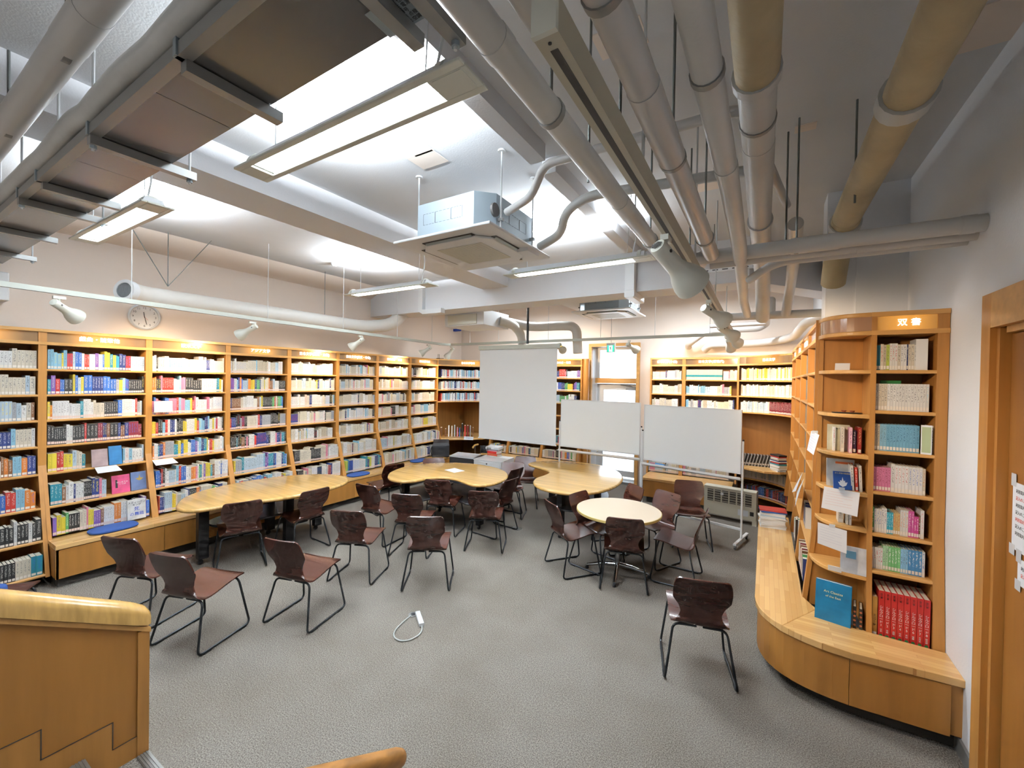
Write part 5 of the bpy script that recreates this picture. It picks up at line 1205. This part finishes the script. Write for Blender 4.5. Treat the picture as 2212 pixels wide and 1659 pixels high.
# pipes near the back right
pipe('grey dusty cross pipe joined by several pipes near the back right', [(-.46, 6.0, 2.95), (.66, 6.1, 2.95)], .048, m='pipe', hang=(.4,))
pipe('white pipe dropping steeply to the dusty cross pipe', [(.165, 3.6, 3.25), (.20, 4.4, 3.25), (.22, 5.6, 3.18), (.20, 6.02, 2.95)], .05, bend=.3)
pipe('short upright pipe rising from the dusty cross pipe', [(.05, 6.06, 2.96), (.05, 6.05, 3.14), (.05, 6.4, 3.16)], .045, m='pipe', bend=.06)
pipe('lit pipe bending round above the right corner bookcase', [(-.95, 8.3, 2.70), (-.85, 8.2, 2.78), (-.1, 8.15, 2.78), (.35, 7.6, 2.80), (.45, 6.6, 2.92), (.66, 6.3, 2.95)], .062, bend=.3)
pipe('lit pipe curving down to the back wall at right', [(-1.25, 8.48, 2.78), (-1.22, 8.2, 2.80), (-.9, 8.1, 3.02), (-.1, 8.1, 3.03), (.0, 8.1, 3.1), (.0, 7.2, 3.1)], .055, bend=.15)
pipe('small pipe running behind the cable ladder', [(-.8, 7.6, 3.04), (.0, 7.6, 3.04)], .03)
# pipes to the air conditioner
pipe('slim pipe crossing the ceiling and dropping to the air conditioner', [(.12, 3.9, 3.5), (-.12, 2.42, 3.5), (-1.25, 2.42, 3.5), (-1.40, 2.52, 3.36), (-1.66, 2.62, 3.34)], .028, bend=.07, joints=((.6, .03, .1),))
pipe('grey wrapped pipe curving into the right side of the air conditioner', [(-.05, 2.98, 3.42), (-1.10, 2.82, 3.42), (-1.30, 2.86, 3.36), (-1.40, 3.02, 3.26), (-1.66, 3.16, 3.24)], .034, m='pipe', bend=.14)
pipe('upper left pipe running above the metal duct', [(-.4, .50, 3.42), (-6.6, .52, 3.42)], .058, joints=((.30, .06, .3),), hang=(.33, .5, .75), rodm='rod')
bp = [(-.3, .635, 3.30)]
xx = -.3
while xx > -6.6:
    xx -= rnd.uniform(.12, .3); bp.append((xx, .635+rnd.uniform(-.007, .007), 3.302+rnd.uniform(-.006, .010)))
pw = pipe('lumpy wrapped pipe lying along the left side of the metal duct', bp, .048, m='pipe', bend=.05)
for t in (-1.75, -3.2, -4.6): MB().tube([(t+.3, 0, .04), (t+.3, 0, CZ-3.30)], .006, 8).build('hanger_rod', M['rodw'], pw)
# glossy flat duct with cross channels
td = empty('flat_duct', (-3.7, .8, 3.20)); tag(td, 'long glossy grey metal duct hung on cross channels at upper left', 'duct')
for k in range(6):
    x1 = 2.66-k*1.02; MB().box((x1-1.016, -.13, 0), (x1, .14, .10)).build('duct_section', M['tray'], td)
MB().box((-3.4, -.172, -.004), (2.66, -.132, .045)).build('side_channel', M['steel'], td)
for k, (x, long_) in enumerate(((2.85, 1), (2.73, 0), (1.94, 0), (1.01, 1), (.10, 0), (-.35, 1), (-1.3, 0), (-2.3, 1))):
    L1 = .25 if long_ else .19
    ch = MB().box((x-.022, -.17 if long_ else -.15, -.045), (x+.022, L1, -.004)).build('cross_channel', M['steel'], td)
    if long_:
        for y in (-.155, .225): MB().tube([(x, y, -.07), (x, y, CZ-3.2)], .006, 8).build('hanger_rod', M['rodw'], ch); MB().lathe([(.014, -.06), (.014, -.045)], 6, Matrix.Translation((x, y, 0))).build('nut', M['galv'], ch)
    MB().box((x-.012, -.178, -.004), (x+.012, -.150, .08)).build('upright_bracket', M['galv'], td)
p = at(868, 30, z=3.199)
lb = MB().box((p.x+3.7-.10, p.y-.8-.055, -.0015), (p.x+3.7+.10, p.y-.8+.045, -.0002)).build('rating_plate', M['galv'], td)
for k in range(5): text('printed_line', ['消音装置 仕様', '風量 静圧 電源', '製造番号', '取扱注意 点検', '株式会社 空調'][k], .016, 'inkblack', lb, (p.x+3.7, p.y-.8-.038+k*.017, -.0022), (R(180), 0, 0), .0001)
# spiral duct on the left wall
sd = empty('spiral_duct', (-6.2, 1.85, 3.0)); tag(sd, 'cream spiral duct with mesh end running along the left wall', 'duct')
pts = round_path([(.10, -.12, .02), (0, .05, .0), (0, 3.2, 0), (.12, 3.72, .10), (.16, 4.0, .38)], .25, 8)
big = [Vector(pts[0])]
for a_, b_ in zip(pts, pts[1:]):
    a_, b_ = Vector(a_), Vector(b_); n_ = max(1, int((b_-a_).length/.05))
    for j in range(1, n_+1): big.append(a_.lerp(b_, j/n_))
MB().tube(big, .115, 22, cap=False, radii=[.115+(.003 if k % 2 else 0) for k in range(len(big))]).build('duct_body', M['duct'], sd)
d0 = (big[0]-big[1]).normalized(); MM = Matrix.Translation(big[0]) @ d0.to_track_quat('Z', 'Y').to_matrix().to_4x4()
MB().lathe([(.085, .012), (.085, .02), (.118, .02), (.124, .01), (.124, -.05), (.112, -.05)], 28, MM, cap=False).build('rim', M['white'], sd)
MB().lathe([(.086, .010), (.0, .010)], 28, MM, cap=False).build('dark_mouth', M['slot'], sd)
g = MB()
for k in range(-5, 6):
    h_ = math.sqrt(max(0, .084**2-(k*.0145)**2)); g.box((k*.0145-.001, -h_, .012), (k*.0145+.001, h_, .014)); g.box((-h_, k*.0145-.001, .012), (h_, k*.0145+.001, .014))
g.xform(MM).build('wire_mesh', M['galv'], sd)
hr_ = MB()
for dx, dy in ((0, 0), (.1, -.42), (.1, .42)): hr_.tube([(0, .30, .16), (dx, .30+dy, CZ-3.0)], .005, 6)
hr_.build('hanger_rods', M['rod'], sd)
for y in (2.4,): MB().tube([(0, y, .1), (0, y, CZ-3)], .005, 6).build('hanger_rod', M['rod'], sd)
# white duct box and curved ducts behind the cross beam
vb = empty('duct_box', (-4.75, 6.5, 3.08)); tag(vb, 'white ventilation box hanging behind the cross beam', 'duct')
box('casing', (-.45, -.42, 0), (.45, .42, .28), 'white', vb, .006); box('casing_lip', (-.36, -.44, .02), (.30, -.42, .2), 'lampw', vb)
MB().tube(round_path([(.45, .1, .12), (.62, .3, .08), (.66, .6, -.1), (.66, .6, -.5)], .18, 8), .085, 18).build('flexible_duct', M['duct'], vb)
pipe('cream spiral duct bending down behind the projection screen', [(-4.3, 6.9, 3.22), (-3.9, 7.05, 3.12), (-3.3, 7.1, 3.12), (-2.95, 7.1, 3.10), (-2.92, 7.1, 2.6)], .085, m='duct', name='vent_duct', bend=.22)
cb_ = empty('conduit_box', (-5.3, 5.55, 3.3)); tag(cb_, 'white conduit elbow wrapping under the cross beam at left', 'conduit')
MB().box((-.05, -.03, 0), (.05, .05, CZ-3.3)).build('riser', M['white'], cb_); MB().prism([(-.05, 0), (.07, -.06), (.50, -.06), (.50, .02), (.07, .02), (-.0, .05)], -.04, .06, 'y').build('elbow', M['white'], cb_)
cb_ = empty('conduit_box', (-1.55, 5.52, 3.3)); tag(cb_, 'white conduit elbow wrapping under the cross beam at right', 'conduit')
MB().box((-.06, -.03, 0), (.06, .07, CZ-3.3)).build('riser', M['white'], cb_); MB().slab([(-.065, -.035), (.065, -.035), (.065, .5), (-.065, .5)], -.09, .01, .02, 2).build('elbow', M['white'], cb_)
# slotted cable ladder
cl = empty('cable_ladder', (.0, 5.0, 3.30)); tag(cl, 'slotted white cable tray hanging behind the stacked pipes', 'cable tray')
tr_ = MB().box((-.75, -.02, 0), (.15, .0, .04)); tr_.build('side_rail', M['white'], cl)
for k in range(9): box('slot', (-.70+k*.095, -.0215, .015), (-.645+k*.095, -.0195, .026), 'slot', cl)
for x in (-.5, .0): MB().tube([(x, -.01, .02), (x, -.01, .52)], .005, 6).build('hanger_rod', M['rod'], cl)
for u, a_, b_ in ((1703, 285, 470), (1852, 215, 330), (1278, 0, 135)):
    p = at(u, a_, z=CZ); z_ = 2.1+(p.z-2.1)*.82
    o = MB().tube([(p.x, p.y, 3.0 if u != 1852 else 3.2), (p.x, p.y, CZ)], .006, 8).build('hanger_rod', M['rod']); tag(o, {1703: 'threaded rod holding the side pipes near the right wall', 1852: 'threaded rod beside the large yellowed pipe', 1278: 'dark threaded rod between the first two ceiling pipes'}[u], 'rod')

# ceiling cassette air conditioners
def cassette(label, cx, cy, z, s=.475, rz=0):
    root = empty('air_conditioner', (cx, cy, z), rz); tag(root, label, 'air conditioner', 'ceiling air conditioners')
    o = MB().slab([(-s, -s), (s, -s), (s, s), (-s, s)], 0, .022, .008, 3).build('panel', M['white'], root)
    k = s*.84; c = .12; b = [(-k+c, -k), (k-c, -k), (k, -k+c), (k, k-c), (k-c, k), (-k+c, k), (-k, k-c), (-k, -k+c)]
    body = MB().prism(b, .022, .30).build('body', M['galv'], root)
    for (ax, sg) in (('y', -1), ('x', 1), ('x', -1)):
        kn = MB()
        for x0, x1 in ((-.22, -.10), (-.095, .06), (.065, .17)):
            for z0 in (.13, .215):
                for q in range(4):
                    a0 = x0+(x1-x0)*q/4; a1 = a0+(x1-x0)/4*.7
                    kn.box((a0, sg*k-.001, z0), (a1, sg*k+.001, z0+.002)) if ax == 'y' else kn.box((sg*k-.001, a0, z0), (sg*k+.001, a1, z0+.002))
            for xx_ in (x0, x1):
                kn.box((xx_, sg*k-.001, .13), (xx_+.002, sg*k+.001, .217)) if ax == 'y' else kn.box((sg*k-.001, xx_, .13), (sg*k+.001, xx_+.002, .217))
        kn.build('knockout_lines', M['slot'], body)
    MB().slab([(a_*.0+x*.74/.84*.98, y*.74/.84*.98) for x, y in [(p_[0]*s/.475, p_[1]*s/.475) for p_ in b] for a_ in (0,)], -.020, -.002, .008, 3).build('inner_panel', M['white'], root)
    g_ = s*.47; gr = MB().slab([(-g_, -g_), (g_, -g_), (g_, g_), (-g_, g_)], -.024, -.019, .002, 2).build('intake_grille', M['lampw'], root)
    lines_ = MB()
    for q in range(24): y = -g_+.01+q*(2*g_-.02)/23; lines_.box((-g_+.01, y, -.0247), (g_-.01, y+.004, -.0238))
    lines_.build('grille_slats', M['beige'], gr)
    for a in range(4):
        v = MB().box((-s*.52, -s*.80, -.006), (s*.52, -s*.70, -.0005)); v.xform(Matrix.Rotation(a*math.pi/2, 4, 'Z')).build('outlet_slot', M['slot'], root)
        v = MB().prism([(-s*.79, -.003), (-s*.72, -.016), (-s*.715, -.013), (-s*.785, 0)], -s*.48, s*.48, 'x'); v.xform(Matrix.Rotation(a*math.pi/2, 4, 'Z')).build('flap', M['galv'], root)
    for sx in (-1, 1):
        for sy in (-1, 1):
            x, y = sx*(k+.02), sy*(k*.62)
            rd_ = MB().tube([(x, y, .04), (x, y, CZ-z)], .007, 8).build('hanger_rod', M['rodw'], root)
            MB().lathe([(.03, CZ-z-.012), (.03, CZ-z)], 14, Matrix.Translation((x, y, 0))).build('ceiling_rose', M['rodw'], rd_)
            MB().box((x-.022, y-.014, .10), (x+.022, y+.014, .12)).build('bracket', M['steel'], rd_)
    return root
a1 = cassette('large square ceiling air conditioner left of the pipes, grey body above it', -2.14, 2.88, 3.19)
MB().lathe([(.05, 0), (.05, .02)], 14, Matrix.Translation((.39, -.30, .17)) @ Matrix.Rotation(R(90), 4, 'Y')).build('pipe_port', M['slot'], a1)
cassette('smaller looking ceiling air conditioner beyond the cross beam', -2.22, 6.72, 3.2, rz=R(0))
box('drain_box', (.36, .1, -.03), (.46, .3, -.0), 'white', a1)

# small wall and ceiling things
sm = MB().lathe([(.05, 0), (.05, -.02), (.03, -.05), (.0, -.052)], 18).build('smoke_detector', M['white']); p = at(722, 568, z=CZ-.001); sm.location = p; tag(sm, 'small white smoke detector on the ceiling left of the air conditioner', 'smoke detector')
cam_p = at(985, 712, y=8.35)
es = empty('exit_sign', (-2.27, 7.0, 2.60)); tag(es, 'green and white running man exit sign hanging before the glass door', 'exit sign')
box('housing', (-.075, -.02, 0), (.075, .02, .16), 'white', es, .004)
f1 = box('lit_face', (-.058, -.0225, .008), (.058, -.0205, .118), 'green', es)
MB().prism([(-.03, .012), (.032, .012), (.032, .112), (-.03, .112)], -.0235, -.0227, 'y').build('doorway', M['exitw'], f1)
fig = MB(); fig.lathe([(.008, 0), (.008, .001)], 12, Matrix.Translation((.004, -.0238, .098)) @ Matrix.Rotation(R(90), 4, 'X'))
fig2 = MB().prism([(-.004, .088), (.010, .086), (.006, .060), (.018, .030), (.012, .026), (-.002, .050), (-.012, .042), (-.028, .040), (-.028, .046), (-.012, .052), (-.006, .066), (-.020, .070), (-.022, .076)], -.0242, -.0237, 'y')
fig2.build('running_figure', M['inkgreen'], f1); fig.build('figure_head', M['inkgreen'], f1)
MB().tube([(0, 0, .16), (0, 0, CZ-2.6)], .005, 8).build('hanger', M['rodw'], es)
ck = empty('wall_clock', (-6.695, 2.08, 2.81)); tag(ck, 'round white wall clock with black numerals on the left wall', 'clock')
A_ = Matrix.Rotation(R(90), 4, 'Y')
MB().lathe([(.0, 0), (.16, 0), (.165, .02), (.15, .035), (.14, .03), (.14, .012), (.0, .012)], 40, A_, cap=False).build('case', M['acrylic'], ck)
fc = MB().lathe([(.141, .013), (.0, .013)], 40, A_, cap=False).build('dial', M['white'], ck)
for k in range(12):
    a = R(30*(k+1)); text('numeral', str(k+1), .036, 'inkblack', fc, (.0145, math.sin(a)*.112, math.cos(a)*.112), (R(90), 0, R(90)), .0003)
for nm, ang, ln, wv in (('hour_hand', R(351), .062, .006), ('minute_hand', R(166), .095, .004), ('second_hand', R(135), .05, .0015)):
    MB().box((.016, -wv/2, -.012), (.018, wv/2, ln)).xform(Matrix.Rotation(-ang, 4, 'X')).build(nm, M['inkblack'] if nm[0] != 's' else M['redink'], fc)
hb = empty('wall_unit', (-6.69, .62, 2.80)); tag(hb, 'white box shaped air unit high on the left wall at picture edge', 'air conditioner')
box('casing', (0, -.4, 0), (.25, .33, .28), 'white', hb, .01); box('louvre', (.05, -.38, -.004), (.22, .30, 0), 'lampw', hb)
ap = empty('wireless_router', (-6.28, 7.18, 2.537)); tag(ap, 'small black router with two aerials on top of the left bookcases', 'router')
box('body', (-.04, -.06, 0), (.04, .10, .02), 'black', ap)
for y in (-.05, -.01): MB().tube([(0, y, .02), (0, y, .11)], .004, 6).build('aerial', M['black'], ap)
p = at(990, 714, y=8.2)
sp_ = empty('surveillance_camera', (p.x, p.y, p.z)); tag(sp_, 'dark blue camera box fixed in the far left corner', 'camera')
box('body', (-.12, -.05, -.02), (.04, .03, .04), mat and 'inkblue', sp_); box('lens_block', (.045, -.04, -.015), (.08, .02, .035), 'inkblue', sp_)
p = at(972, 732, y=8.2)
al = MB().lathe([(.0, 0), (.05, .0), (.045, .02), (.0, .03)], 18, Matrix.Rotation(R(70), 4, 'X'), cap=False).build('alarm_bell', M['brass']); al.location = p; tag(al, 'brass coloured round bell below the corner camera', 'bell')

# ------------------------------------------------------------------ lettering becomes ordinary mesh
bpy.context.view_layer.update()
dg = bpy.context.evaluated_depsgraph_get()
for o in [o for o in bpy.data.objects if o.type == 'FONT']:
    me = bpy.data.meshes.new_from_object(o.evaluated_get(dg)); nm = o.name; mats = list(o.data.materials)
    n = bpy.data.objects.new(nm, me); COL.objects.link(n); n.parent = o.parent; n.matrix_local = o.matrix_local.copy()
    if not me.materials: me.materials.append(mats[0])
    bpy.data.objects.remove(o); n.name = nm

for m in bpy.data.materials: m.cycles.emission_sampling = 'NONE'
